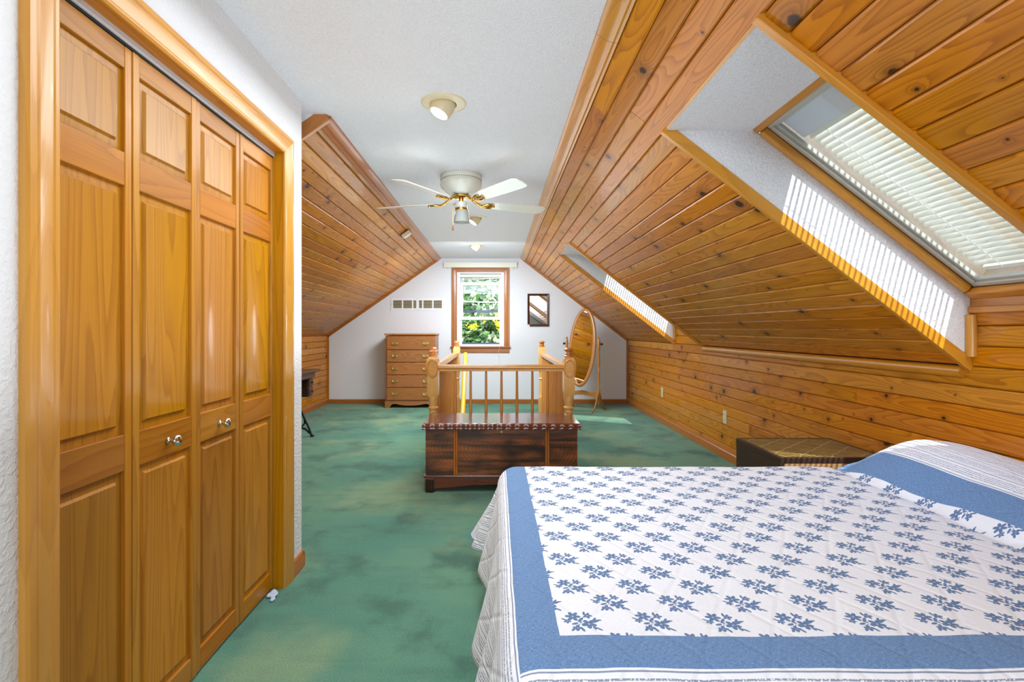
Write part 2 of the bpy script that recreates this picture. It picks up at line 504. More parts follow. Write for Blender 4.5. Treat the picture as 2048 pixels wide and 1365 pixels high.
# far gable wall with window hole
OX0, OX1, OZ0, OZ1 = -0.6375, 0.121, 0.924, 2.123
def ztop(x):
    if x < TL.x: return H + (x - TL.x) * (KZL - H) / (KXL - TL.x)
    if x > TR.x: return H + (x - TR.x) * (KZR - H) / (KXR - TR.x)
    return H
wf = MB()
def strip(x0, x1, z0, z1=None):
    p = [(x0, z0), (x1, z0), (x1, z1 if z1 else ztop(x1) + 0.06), (x0, z1 if z1 else ztop(x0) + 0.06)]
    wf.prism(p, YF, YF + 0.16, 'y')
strip(-2.9, TL.x, -0.1); strip(TL.x, OX0, -0.1); strip(OX0, OX1, -0.1, OZ0); strip(OX0, OX1, OZ1); strip(OX1, TR.x, -0.1); strip(TR.x, 2.3, -0.1)
tag(wf.build('wall_far', M_wallfar, smooth=0), 'white gable end wall around the double-hung window', 'wall', kind='structure')

wb = MB()
wb.prism([(-2.9, -0.1), (2.3, -0.1), (2.3, 1.0), (0.45, 2.45), (-1.2, 2.45), (-2.9, 2.45)], YB - 0.1, YB, 'y')
tag(wb.build('wall_near', M_wall, smooth=0), 'white painted wall behind the camera', 'wall', kind='structure')

# closet wall (left)
CX = -0.985
DY0, DY1, DZ1 = 1.118, 2.305, 2.012
CE = 2.526
cw = MB()
cw.box(CX - 0.11, CX, YB, DY0 - 0.012, -0.05, H + 0.01)
cw.box(CX - 0.11, CX, DY0 - 0.012, DY1 + 0.012, DZ1 + 0.011, H + 0.01)
cw.box(CX - 0.11, CX, DY1 + 0.012, CE, -0.05, H + 0.01)
cw.box(-2.9, CX - 0.11, CE - 0.1, CE, -0.05, H + 0.01)
cw.box(-2.9, -1.11, CE, YL0 - 0.004, -0.05, H + 0.01)
cw.prism([(-1.3, 2.06), (TL.x - 0.03, H - 0.03), (TL.x, H), (TL.x, H + .01), (-1.3, H + .01)], YL0 - 0.024, YL0 - 0.004, 'y')
tag(cw.build('wall_left', M_wall, smooth=0), 'white textured wall around the closet opening on the left', 'wall', kind='structure')
cb = MB()
cb.box(-1.80, -1.72, DY0 - 0.2, DY1 + 0.1, 0, 2.3)
tag(cb.build('wall_closet', M_wall, smooth=0), 'closet back wall hidden behind the folding doors', 'wall', kind='structure')

# roof slabs: the boards hang on them
RT = 0.26
def slab_right():
    b = MB()
    bk = -0.0135
    def IN(s): return on_r(s, -bk)      # back of the boards
    o0, oe = OPEN_S, LR
    head_in = on_r(o0, -bk)
    zh = on_r(o0, 0)[1]
    # the slab above the openings, full length; its lower cut is the horizontal skylight head
    xh = TR.x + ((H + (RT / SR.x)) - zh - 0.016) / (-SR.z / SR.x)
    top = [on_r(-0.02, 0.0135), head_in, (head_in[0] + 0.002, zh + 0.016), (xh, zh + 0.016), on_r(-0.02, RT)]
    b.prism(top, YB, YF + 0.1, 'y')
    lo = [head_in, on_r(LR + 0.02, 0.0135), on_r(LR + 0.02, RT), (xh, zh + 0.016), (head_in[0] + 0.002, zh + 0.016)]
    ys = [YB] + [v for a in SKY for v in (a[0] - 0.016, a[1] + 0.016)] + [YF + 0.1]
    for i in range(0, len(ys), 2): b.prism(lo, ys[i], ys[i + 1], 'y')
    return b
roof_r = slab_right().build('ceiling_right', M_backing, smooth=0)
tag(roof_r, 'sloping pine-boarded ceiling on the right, pierced by two skylights', 'ceiling', kind='structure')
kn = MB()
kn.box(KXR + 0.0135, KXR + 0.12, YB, YF + 0.1, -0.05, KZR + 0.02)
for a, c in SKY: kn.box(KXR + 0.0135, KXR + 0.12, a - 0.016, c + 0.016, KZR + 0.02, 1.345)
knee_r = kn.build('wall_right', M_backing, smooth=0)
tag(knee_r, 'low pine-boarded knee wall along the right side', 'wall', kind='structure')
sl = MB()
sl.prism([on_l(-0.02, 0.0135), on_l(LL + 0.02, 0.0135), on_l(LL + 0.02, 0.2), on_l(-0.02, 0.2)], YL0, YF + 0.1, 'y')
roof_l = sl.build('ceiling_left', M_backing, smooth=0)
tag(roof_l, 'sloping pine-boarded ceiling on the left beyond the closet', 'ceiling', kind='structure')
kl = MB()
kl.box(KXL - 0.12, KXL - 0.0135, YL0 - 0.05, YF + 0.1, -0.05, KZL + 0.02)
knee_l = kl.build('wall_left_knee', M_backing, smooth=0)
tag(knee_l, 'low pine-boarded knee wall behind the sewing machine', 'wall', kind='structure')

# tongue and groove boards, each its own object
_pm = {}
def plank_mesh(L, w):
    k = (round(L, 2), round(w, 3))
    if k not in _pm:
        e = min(0.0065, w * 0.25)
        prof = [(0, -0.012), (0, -0.0065), (e, 0), (w - e, 0), (w, -0.0065), (w, -0.012)]
        b = MB()
        b.prism(prof, 0, L, 'x')
        _pm[k] = b.mesh('plank', M_plank, smooth=0)
    return _pm[k]
def plank(parent, org, ux, uy, L, w):
    if w < 0.012 or L < 0.02: return
    o = bpy.data.objects.new('plank', plank_mesh(L - 0.0015, w - 0.0026))
    COL.objects.link(o); o.parent = parent
    ux = Vector(ux); uy = Vector(uy); uz = ux.cross(uy)
    org = Vector(org) + uz * random.uniform(-0.0007, 0.0007)
    Mx = Matrix((ux, uy, uz)).transposed().to_4x4(); Mx.translation = org
    o.matrix_world = Mx
def cuts(y0, y1, step=2.6):
    """Butt joints of a row."""
    n = max(1, int((y1 - y0) / step + random.uniform(-0.2, 0.7)))
    js = [y0] + sorted(y0 + (y1 - y0) * (i + random.uniform(-0.28, 0.28)) / n for i in range(1, n)) + [y1]
    return list(zip(js[:-1], js[1:]))
UY = Vector((0, 1, 0)); DY = Vector((0, -1, 0)); DN = Vector((0, 0, -1))
Y0P = -0.35
for k in range(-5, 20):
    s0 = OPEN_S + k * PITCH; s1 = min(s0 + PITCH, LR)
    s0 = max(s0, 0.0)
    if k < 0: rng = [(Y0P, YF)]
    else: rng = [(Y0P, SKY[0][0]), (SKY[0][1], SKY[1][0]), (SKY[1][1], YF)]
    for a, c in rng:
        for p, q in cuts(a, c):
            x, z = on_r(s0)
            plank(roof_r, (x, p, z), UY, SR, q - p, s1 - s0)
zt = KZR + 3 * PITCH
for k in range(0, 15):
    z0 = zt - k * PITCH; z1 = max(z0 - PITCH, 0.0)
    if k < 3:
        for a, c in SKY: plank(knee_r, (KXR, a, z0), UY, DN, c - a, z0 - z1)
    else:
        for p, q in cuts(Y0P, YF, 2.2): plank(knee_r, (KXR, p, z0), UY, DN, q - p, z0 - z1)
k = 0
while k * PITCH < LL:
    s0 = k * PITCH; s1 = min(s0 + PITCH, LL)
    x, z = on_l(s0)
    for p, q in cuts(YL0, YF, 2.4): plank(roof_l, (x, q, z), DY, SL, q - p, s1 - s0)
    k += 1
for k in range(0, 13):
    z0 = KZL - k * PITCH; z1 = max(z0 - PITCH, 0.0)
    for p, q in cuts(YL0, YF, 2.4): plank(knee_l, (KXL, q, z0), DY, DN, q - p, z0 - z1)

# ------------------------------------------------------------------ mouldings
def mitre(path, prof, fn):
    """Sweep prof [(outward, height)] along an open 2-D path; one MB per straight run, mitred."""
    P = [Vector(p) for p in path]
    def nrm(a, b):
        d = (b - a).normalized(); return Vector((-d.y, d.x))
    ms = []
    for i in range(len(P)):
        if i == 0: mvec = nrm(P[0], P[1])
        elif i == len(P) - 1: mvec = nrm(P[-2], P[-1])
        else:
            a = nrm(P[i - 1], P[i]); c = nrm(P[i], P[i + 1])
            mvec = (a + c) / (1 + a.dot(c))
        ms.append(mvec)
    out = []
    for i in range(len(P) - 1):
        b = MB(); n = len(prof)
        vs = []
        for j in (i, i + 1):
            for o, h in prof:
                q = P[j] + ms[j] * o
                vs.append(fn(q.x, q.y, h))
        fs = [tuple(range(n)), tuple(range(2 * n - 1, n - 1, -1))] + [(a, (a + 1) % n, n + (a + 1) % n, n + a) for a in range(n)]
        b.add(vs, fs)
        out.append(b)
    return out
CAS = [(0, 0), (0, 0.009), (0.006, 0.0125), (0.014, 0.0125), (0.018, 0.0105), (0.03, 0.012), (0.05, 0.016), (0.058, 0.0185), (0.064, 0.017), (0.068, 0.019), (0.082, 0.019), (0.088, 0.014), (0.088, 0)]

tr = thing('trim_1', 'honey pine casing and jambs framing the closet opening', 'trim', kind='structure')
runs = mitre([(DY0, 0.0), (DY0, DZ1), (DY1, DZ1), (DY1, 0.0)], CAS, lambda a, b, h: (CX + h, a, b))
for b, mm in zip(runs, (M_trimZ, M_trimY, M_trimZ)): b.build('casing', mm, tr, smooth=25)
for y0, y1 in ((DY0 - 0.015, DY0), (DY1, DY1 + 0.015)):
    MB().box(CX - 0.112, CX + 0.001, y0, y1, 0, DZ1 + 0.011).build('jamb', M_doorZ, tr)
MB().box(CX - 0.11, CX + 0.001, DY0, DY1, DZ1, DZ1 + 0.012).build('head_jamb', M_doorY, tr)
MB().box(-1.058, -1.024, DY0, DY1, 1.993, DZ1).build('track', M_track, tr)
MB().box(-1.062, -1.030, DY0, DY1, 1.986, 1.993).build('track_gap_shade', M_black, tr)  # solid black strip standing for the shade in the gap above the leaves

BASE = [(0, 0), (0.014, 0), (0.014, 0.055), (0.009, 0.066), (0.009, 0.072), (0.003, 0.078), (0, 0.078)]
b = MB(); b.prism([(CX + x, z) for x, z in BASE], DY1 + 0.088, CE + 0.012, 'y')
b.prism([(CE + x, z) for x, z in BASE], -1.11, CX + 0.0135, 'x')
tag(b.build('baseboard_left', M_redY, smooth=25), 'short honey baseboard at the end of the closet wall', 'baseboard', kind='structure')
b = MB(); b.prism([(CX + x, z) for x, z in BASE], YB, DY0 - 0.088, 'y')
tag(b.build('baseboard_left_near', M_redY, smooth=25), 'honey baseboard on the white wall before the closet', 'baseboard', kind='structure')
BB = [(0, 0), (0.018, 0), (0.018, 0.07), (0.011, 0.082), (0.011, 0.09), (0, 0.096)]
b = MB(); b.prism([(KXR - x, z) for x, z in BB], Y0P, YF, 'y')
tag(b.build('baseboard_right', M_redY, smooth=25), 'pine baseboard under the right knee wall', 'baseboard', kind='structure')
b = MB(); b.prism([(KXL + x, z) for x, z in BB], YL0, YF, 'y')
tag(b.build('baseboard_left_far', M_redY, smooth=25), 'pine baseboard under the left knee wall', 'baseboard', kind='structure')
b = MB(); b.prism([(YF - x, z) for x, z in [(0, 0), (0.014, 0), (0.014, 0.066), (0, 0.074)]], KXL + 0.018, KXR - 0.018, 'x')
tag(b.build('baseboard_far', M_redX, smooth=25), 'reddish pine baseboard along the far gable wall', 'baseboard', kind='structure')

# crown mouldings between flat ceiling and slopes
def crown(sgn, T, S, N, y0, y1):
    # points: on the ceiling, cove, on the slope
    def slope(s, n): 
        p = T + S * s - N * n
        return (p.x, p.z)
    p = [(T.x - sgn * 0.034, H), (T.x - sgn * 0.034, H - 0.012), (T.x - sgn * 0.024, H - 0.016), (T.x - sgn * 0.012, H - 0.024),
         (T.x + sgn * 0.0, H - 0.036)]
    p += [slope(0.034, 0.022), slope(0.05, 0.019), slope(0.056, 0.012), slope(0.066, 0.010), slope(0.066, 0.0), (T.x, H)]
    b = MB(); b.prism(p, y0, y1, 'y'); return b
for (y0, y1) in ((YB, 1.9), (1.902, 5.0), (5.002, YF)):
    pass
t2 = thing('trim_2', 'pine crown moulding where the right slope meets the ceiling', 'trim', kind='structure')
for (y0, y1) in ((YB, 1.93), (1.932, 5.6), (5.602, YF)): crown(1, TR, SR, NR, y0, y1).build('crown_length', M_trimY, t2, smooth=25)
t3 = thing('trim_3', 'pine crown moulding where the left slope meets the ceiling', 'trim', kind='structure')
for (y0, y1) in ((YL0, 5.1), (5.102, YF)): crown(-1, TL, SL, NL, y0, y1).build('crown_length', M_redY, t3, smooth=25)
# end cap board of the left slope
def slope_frame(T, S, N, y):
    Mx = Matrix((S, Vector((0, 1, 0)), N)).transposed().to_4x4(); Mx.translation = Vector((T.x, y, T.z)); return Mx
o = MB().box(-0.015, 0.62, -0.026, 0.0, -0.045, 0.03).build('trim_4', M_redX, smooth=25, bevel=0.004)
o.matrix_world = slope_frame(TL, SL, NL, YL0)
tag(o, 'pine end board closing the left slope beside the closet', 'trim', kind='structure')
# gable trims
t5 = thing('trim_5', 'thin stained strips edging the far gable wall', 'trim', kind='structure')
o = MB().box(0.03, LL, -0.016, 0.0, -0.03, 0.0).build('slope_strip', M_redX, t5, smooth=25); o.matrix_world = slope_frame(TL, SL, NL, YF)
o = MB().box(0.03, LR, -0.016, 0.0, -0.03, 0.0).build('slope_strip', M_redX, t5, smooth=25); o.matrix_world = slope_frame(TR, SR, NR, YF)
MB().box(KXL, KXL + 0.028, YF - 0.016, YF, 0.074, KZL).build('corner_strip', M_redZ, t5)
MB().box(KXR - 0.028, KXR, YF - 0.016, YF, 0.074, KZR).build('corner_strip', M_redZ, t5)
b = MB(); b.prism([(KXR + 0.0 - 0.024 * math.cos(a), 1.028 - 0.026 + 0.026 * math.sin(a)) for a in [R(-90 + 15 * i) for i in range(13)]], 2.27, 5.12, 'y')
tag(b.build('trim_6', M_trimY, smooth=50), 'half-round pine strip along the top of the right knee wall', 'trim', kind='structure')

# ------------------------------------------------------------------ skylights
def box_sl(y0, name, mat_, parent, s0, s1, a, c, n0, n1, bevel=0.0):
    o = MB().box(s0, s1, a, c, n0, n1).build(name, mat_, parent, bevel=bevel)
    Mx = Matrix((SR, Vector((0, 1, 0)), NR)).transposed().to_4x4()
    q = TR + SR * OPEN_S; Mx.translation = Vector((q.x, y0, q.z))
    o.matrix_world = Mx
    return o
OX, OZ = on_r(OPEN_S)
slat_mesh = None
labels = [('large skylight opening above the bed with white plastered sides', 'cream venetian blind in the skylight above the bed'),
          ('second skylight near the far gable with sunlit white sides', 'cream venetian blind in the skylight near the far gable')]
for i, (y0, y1) in enumerate(SKY):
    W = y1 - y0
    sk = thing('window_%d' % (i + 2), labels[i][0], 'window', kind='structure')
    cheek = [(OX, OZ), (KXR, KZR), (KXR, 1.345), (OX + 0.39, OZ + 0.012)]
    b = MB(); b.prism(cheek, y1, y1 + 0.015, 'y'); b.build('reveal_panel', M_popcorn, sk, smooth=0)
    b = MB(); b.prism(cheek, y0 - 0.015, y0, 'y'); b.build('reveal_panel', M_popcorn, sk, smooth=0)
    MB().box(OX, OX + 0.39, y0, y1, OZ, OZ + 0.015).build('reveal_panel', M_popcorn, sk, smooth=0)
    S0, S1 = 0.275, 1.545
    for s0, s1, a, c in ((S0, S0 + 0.062, 0, W), (S1 - 0.05, S1, 0, W), (S0 + 0.062, S1 - 0.05, 0, 0.036), (S0 + 0.062, S1 - 0.05, W - 0.036, W)):
        box_sl(y0, 'frame', M_trimX if (c - a) < 0.1 else M_trimY, sk, s0, s1, a, c, 0.235, 0.275, 0.012)
        box_sl(y0, 'frame_lining', M_lining, sk, s0, s1, a, c, 0.2755, 0.38)
    i0, i1, ja, jc = S0 + 0.062, S1 - 0.05, 0.036, W - 0.036
    for w_, n0, n1 in ((0.022, 0.268, 0.294), (0.034, 0.281, 0.300)):
        for s0, s1, a, c in ((i0, i0 + w_, ja, jc), (i1 - w_, i1, ja, jc), (i0 + w_, i1 - w_, ja, ja + w_), (i0 + w_, i1 - w_, jc - w_, jc)):
            box_sl(y0, 'sash', M_alu, sk, s0, s1, a, c, n0, n1, 0.003)
    box_sl(y0, 'pane', M_skyglass, sk, i0 + 0.022, i1 - 0.022, ja + 0.022, jc - 0.022, 0.290, 0.293)
    box_sl(y0, 'pane', M_glass, sk, i0 - 0.01, i1 + 0.01, ja - 0.01, jc + 0.01, 0.372, 0.376)
    for s0, s1, a, c in ((S0 - 0.03, S0 + 0.07, -0.03, W + 0.03), (S1 - 0.06, S1 + 0.03, -0.03, W + 0.03), (S0 + 0.07, S1 - 0.06, -0.03, 0.04), (S0 + 0.07, S1 - 0.06, W - 0.04, W + 0.03)):
        box_sl(y0, 'cladding', M_alu, sk, s0, s1, a, c, 0.381, 0.40)
    # edge boards of the opening
    box_sl(y0, 'edge_board', M_trimX, sk, -0.012, LR - OPEN_S + 0.03, W - 0.006, W + 0.018, -0.018, 0.032, 0.003)
    box_sl(y0, 'edge_board', M_trimX, sk, -0.012, LR - OPEN_S + 0.03, -0.022, 0.006, -0.018, 0.032, 0.003)
    box_sl(y0, 'edge_board', M_trimY, sk, -0.008, 0.004, 0.006, W - 0.006, -0.003, 0.012)
    b = MB(); b.tube([(KXR - 0.006, y1 - 0.012, 1.075), (KXR - 0.006, y1 - 0.012, 1.262)], 0.022, 12); b.build('corner_bead', M_trimZ, sk)
    MB().box(KXR - 0.014, KXR + 0.01, y0, y1, 1.268, 1.298).build('sill_cap', M_trimY, sk, bevel=0.006)
    MB().box(KXR + 0.002, KXR + 0.03, y0, y1, 1.296, 1.36).build('sill_board', M_trimY, sk)
    # blind
    bl = thing('venetian_blind', labels[i][1], 'blind', group='skylight venetian blinds')
    sb0 = 0.505; pitch = 0.0298
    ns = 31
    box_sl(y0, 'headrail', M_vinyl, bl, 0.339, 0.492, 0.075, W - 0.075, 0.302, 0.348, 0.004)
    if slat_mesh is None:
        b = MB(); w = 0.035; ang = R(93)
        d = Vector((math.cos(ang), 0, math.sin(ang))); nn = Vector((-math.sin(ang), 0, math.cos(ang)))
        pr = []
        for t_ in (-0.5, -0.25, 0, 0.25, 0.5): pr.append(d * (w * t_) + nn * (0.003 * (1 - 4 * t_ * t_)))
        pp = [(p.x, p.z) for p in pr] + [(p.x + nn.x * 0.0006, p.z + nn.z * 0.0006) for p in reversed(pr)]
        b.prism(pp, 0, W - 0.16, 'y')
        slat_mesh = b.mesh('slat', M_slat, smooth=50)
    for j in range(ns):
        q = TR + SR * (OPEN_S + sb0 + j * pitch) + NR * 0.327
        o = bpy.data.objects.new('slat', slat_mesh); COL.objects.link(o); o.parent = bl
        o.location = (q.x, y0 + 0.08, q.z)
    box_sl(y0, 'bottom_rail', M_slat, bl, sb0 + ns * pitch, sb0 + ns * pitch + 0.022, 0.095, W - 0.095, 0.318, 0.336, 0.003)
    for yy in (0.19, W - 0.19):
        b = MB(); b.tube([(0.48, yy, 0.309), (sb0 + ns * pitch, yy, 0.309)], 0.0014, 5)
        for j in range(ns):
            s_ = sb0 + j * pitch
            b.tube([(s_ - 0.008, yy, 0.309), (s_ + 0.012, yy + 0.006, 0.316)], 0.0010, 4)
        o = b.build('ladder_cord', M_string, bl); 
        Mx = Matrix((SR, Vector((0, 1, 0)), NR)).transposed().to_4x4(); q = TR + SR * OPEN_S; Mx.translation = Vector((q.x, y0, q.z)); o.matrix_world = Mx

# ------------------------------------------------------------------ far window
w1 = thing('window_1', 'white double-hung window with stained casing in the far gable', 'window', kind='structure')
runs = mitre([(OX0, OZ0), (OX0, OZ1), (OX1, OZ1), (OX1, OZ0)], [(o, h) for o, h in CAS], lambda a, b, h: (a, YF - h, b))
for b, mm in zip(runs, (M_redZ, M_redX, M_redZ)): b.build('casing', mm, w1, smooth=25)
MB().box(OX0 - 0.105, OX1 + 0.105, YF - 0.045, YF + 0.05, OZ0 - 0.02, OZ0 + 0.004).build('stool', M_redX, w1, bevel=0.006)
MB().box(OX0 - 0.088, OX1 + 0.088, YF - 0.018, YF, OZ0 - 0.1, OZ0 - 0.02).build('apron', M_redX, w1, bevel=0.005)
MB().box(OX0, OX0 + 0.045, YF + 0.01, YF + 0.16, OZ0, OZ1).build('side_jamb', M_vinyl, w1)
MB().box(OX1 - 0.045, OX1, YF + 0.01, YF + 0.16, OZ0, OZ1).build('side_jamb', M_vinyl, w1)
MB().box(OX0 + 0.045, OX1 - 0.045, YF + 0.01, YF + 0.16, OZ1 - 0.02, OZ1).build('head_jamb', M_vinyl, w1)
MB().box(OX0 + 0.045, OX1 - 0.045, YF + 0.03, YF + 0.16, OZ0, OZ0 + 0.036).build('sill', M_vinyl, w1, bevel=0.004)
sx0, sx1 = OX0 + 0.045, OX1 - 0.045
def sash(z0, z1, y, rail, stile, mrail, name):
    for nm, bx, mm in (('bottom', (sx0, sx1, y, y + 0.035, z0, z0 + rail), mrail), ('top', (sx0, sx1, y, y + 0.035, z1 - rail, z1), M_vinyl),
                       ('l', (sx0, sx0 + stile, y, y + 0.035, z0 + rail, z1 - rail), M_vinyl), ('r', (sx1 - stile, sx1, y, y + 0.035, z0 + rail, z1 - rail), M_vinyl)):
        MB().box(*bx).build('sash', mm, w1, bevel=0.003)
    MB().box(sx0 + stile, sx1 - stile, y + 0.015, y + 0.019, z0 + rail, z1 - rail).build('pane', M_glass, w1)
sash(1.357, 1.966, YF + 0.045, 0.05, 0.05, M_vinyl, 'raised')
sash(1.475, 2.085, YF + 0.10, 0.045, 0.035, M_bluerail, 'upper')
for xx in (-0.44, -0.10):
    MB().box(xx, xx + 0.055, YF + 0.09, YF + 0.135, 1.515, 1.535).build('sash_lock', M_iron, w1)
MB().box(sx0, sx1, YF + 0.12, YF + 0.14, OZ0 + 0.036, OZ0 + 0.06).build('screen_rail', M_bluerail, w1)
for xx in (sx0, sx1 - 0.028):
    MB().box(xx, xx + 0.028, YF + 0.115, YF + 0.14, 0.96, 1.475).build('outer_stop', M_vinyl, w1)

vb = thing('window_blind', 'grey mini blind pulled up crooked at the top of the far window', 'blind', (0, 0, 0))
MB().box(OX0 + 0.01, OX1 - 0.01, YF + 0.005, YF + 0.035, 2.045, 2.09).build('headrail', M_alu, vb, bevel=0.003)
for j in range(6):
    o = MB().box(-0.36, 0.36, 0, 0.025, 0, 0.0025).build('slat', M_alu, vb, loc=(-0.258, YF + 0.006, 2.034 - 0.0055 * j), rot=(0, -R(0.5 + 0.55 * j), 0))
MB().tube([(OX1 - 0.07, YF + 0.012, 2.05), (OX1 - 0.07, YF - 0.05, 0.96), (0.03, YF - 0.052, 0.8), (0.034, YF - 0.02, 0.49)], 0.0018, 5).build('lift_cord', M_string, vb)
MB().tube([(OX0 + 0.05, YF + 0.002, 2.05), (OX0 + 0.06, YF + 0.002, 1.55)], 0.004, 6).build('tilt_wand', M_string, vb)

va = thing('valance', 'long white valance rail mounted above the far window', 'valance')
MB().box(-0.839, 0.323, YF - 0.075, YF, 2.194, 2.276).build('rail', M_cream, va, bevel=0.006)
for xx in (-0.842, 0.318): MB().box(xx, xx + 0.008, YF - 0.078, YF, 2.188, 2.28).build('end_cap', M_vinyl, va, bevel=0.002)
for xx in (-0.80, 0.25): MB().box(xx, xx + 0.03, YF - 0.05, YF - 0.02, 2.178, 2.194).build('bracket', M_alu, va)

# ------------------------------------------------------------------ outside
def leaf_cloud(name, parent, c, rad, n, size, cols, seed):
    rng = np.random.default_rng(seed)
    d = rng.normal(size=(n, 3)); d /= np.linalg.norm(d, axis=1, keepdims=True)
    lump = 0.72 + 0.28 * np.sin(d[:, 0] * 7 + seed) * np.cos(d[:, 2] * 6 + seed * 2) + rng.normal(0, 0.05, n)
    r = lump * rng.uniform(0.72, 1.0, n) ** 0.6
    p = np.array(c) + d * np.array(rad) * r[:, None]
    up = rng.normal(size=(n, 3)) * 0.7 + d + np.array([0, -0.3, 0.6]); up /= np.linalg.norm(up, axis=1, keepdims=True)
    t = np.cross(up, rng.normal(size=(n, 3))); t /= np.linalg.norm(t, axis=1, keepdims=True)
    b = np.cross(up, t)
    s = size * rng.uniform(0.6, 1.4, n)[:, None]
    v = np.empty((n, 4, 3))
    v[:, 0] = p - t * s; v[:, 1] = p + b * s * 0.5 - up * s * .08; v[:, 2] = p + t * s; v[:, 3] = p - b * s * 0.5 - up * s * .08
    me = bpy.data.meshes.new(name)
    me.from_pydata(v.reshape(-1, 3).tolist(), [], np.arange(n * 4).reshape(n, 4).tolist())
    for c_ in cols: me.materials.append(c_)
    me.polygons.foreach_set('material_index', rng.choice(len(cols), n, p=[0.42, 0.35, 0.23][:len(cols)] if len(cols) == 3 else None).astype(np.int32))
    o = bpy.data.objects.new(name, me); COL.objects.link(o); o.parent = parent
    o['kind'] = 'stuff'
    return o
def leafmat(name, col):
    return translucent(name, col, 0.35)
LA, LB, LC, LD = leafmat('leaf_green', lin(64, 104, 38)), leafmat('leaf_deep', lin(32, 66, 28)), leafmat('leaf_pale', lin(136, 154, 98)), leafmat('leaf_silver', lin(100, 122, 92))
LY = leafmat('leaf_yellow', lin(236, 196, 30))
M_bark = plain('bark', lin(84, 70, 58), 0.9, noise=0.4, nscale=30)
def tree(name, label, x, y, zc, rad, n, size, cols, seed, trunk=0.14):
    t = thing(name, label, 'tree', (x, y, -3.0))
    leaf_cloud('foliage', t, (0, 0, zc + 3.0), rad, n, size, cols, seed)
    b = MB(); b.tube([(0, 0, -0.1), (0.05, 0.03, 1.2), (-0.03, 0, zc + 2.6)], [trunk, trunk * .8, trunk * .5], 8)
    for k in range(5):
        a = k * 1.3
        b.tube([(0, 0, zc + 1.5), (math.cos(a) * rad[0] * .35, math.sin(a) * rad[1] * .35, zc + 2.6), (math.cos(a) * rad[0] * .6, math.sin(a) * rad[1] * .6, zc + 3.2)], [trunk * .4, trunk * .25, trunk * .1], 6)
    b.build('trunk', M_bark, t)
    return t
tree('garden_tree', 'leafy green tree with yellow blossoms close outside the window', -0.35, 12.6, 0.1, (2.6, 1.5, 1.55), 9000, 0.085, [LA, LB, LC], 3)
tree('pale_tree', 'taller pale green tree behind the yellow-flecked one', -0.3, 16.5, 2.2, (4.2, 2.2, 3.3), 12000, 0.11, [LD, LA, LC], 5)
tree('side_tree', 'dark green tree outside to the left of the window', -7.6, 14.6, 1.0, (2.6, 2.0, 3.0), 4000, 0.13, [LB, LA, LC], 9)
bl_t = [o for o in bpy.data.objects if o.name == 'garden_tree'][0]
rngb = random.Random(4)
b = MB()
for (cx, cz, nn) in ((0.39, 4.32, 16), (0.36, 4.52, 10), (-0.23, 4.30, 9), (-0.12, 4.24, 7), (0.08, 4.40, 4), (-1.3, 4.6, 10), (1.4, 4.4, 12)):
    for j in range(nn):
        px, pz = cx + rngb.gauss(0, 0.05), cz + rngb.gauss(0, 0.045)
        py = -1.62 + rngb.uniform(-0.1, 0.1)
        for q in range(3):
            a = rngb.uniform(0, 6.28); s_ = 0.032
            b.add([(px, py, pz), (px + s_ * math.cos(a), py - .01, pz + s_ * math.sin(a)), (px + s_ * 1.3 * math.cos(a + .5), py, pz + s_ * 1.3 * math.sin(a + .5)), (px + s_ * math.cos(a + 1), py - .01, pz + s_ * math.sin(a + 1))], [(0, 1, 2, 3)])
o = b.build('blossom', LY, bl_t); o['kind'] = 'stuff'
b = MB(); b.tube([(-4 + 0.6 * k, 14.2, 2.05 - 0.012 * k + 0.002 * (k - 7) ** 2) for k in range(16)], 0.016, 6)
tag(b.build('utility_cable', M_string), 'thin white utility cable strung across the trees outside', 'cable')
M_ground = plain('lawn', lin(86, 112, 52), 0.95, noise=0.35, nscale=3)
b = MB(); b.box(-30, 30, 8.6, 45, -3.3, -3.0)
tag(b.build('ground', M_ground, smooth=0), 'green lawn below the far window', 'ground', kind='structure')

# ------------------------------------------------------------------ closet doors: two bifold pairs of two leaves
LX = -1.030                      # face of the leaves
def raised_panel(W, Hh):
    """Field raised from a recessed flat, local: y across, z up, x out (face at 0)."""
    b = MB()
    g = 0.030; fx = -0.004; rx = -0.012
    def ring(d, x): return [(x, d, d), (x, W - d, d), (x, W - d, Hh - d), (x, d, Hh - d)]
    rings = [ring(0, -0.026), ring(0, rx), ring(g - 0.006, rx + 0.001), ring(g, fx + 0.001), ring(g + 0.004, fx)]
    vs = [p for r in rings for p in r]; fs = [(3, 2, 1, 0)]
    for i in range(len(rings) - 1):
        for k in range(4): fs.append((i * 4 + k, i * 4 + (k + 1) % 4, i * 4 + 4 + (k + 1) % 4, i * 4 + 4 + k))
    n = (len(rings) - 1) * 4
    fs.append((n, n + 1, n + 2, n + 3))
    return b.add(vs, fs)
leafw = 0.2955
knob_src = None
RAILS = [(0.012, 0.086), (0.802, 0.903), (1.596, 1.689), (1.923, 1.985)]
ST = 0.026
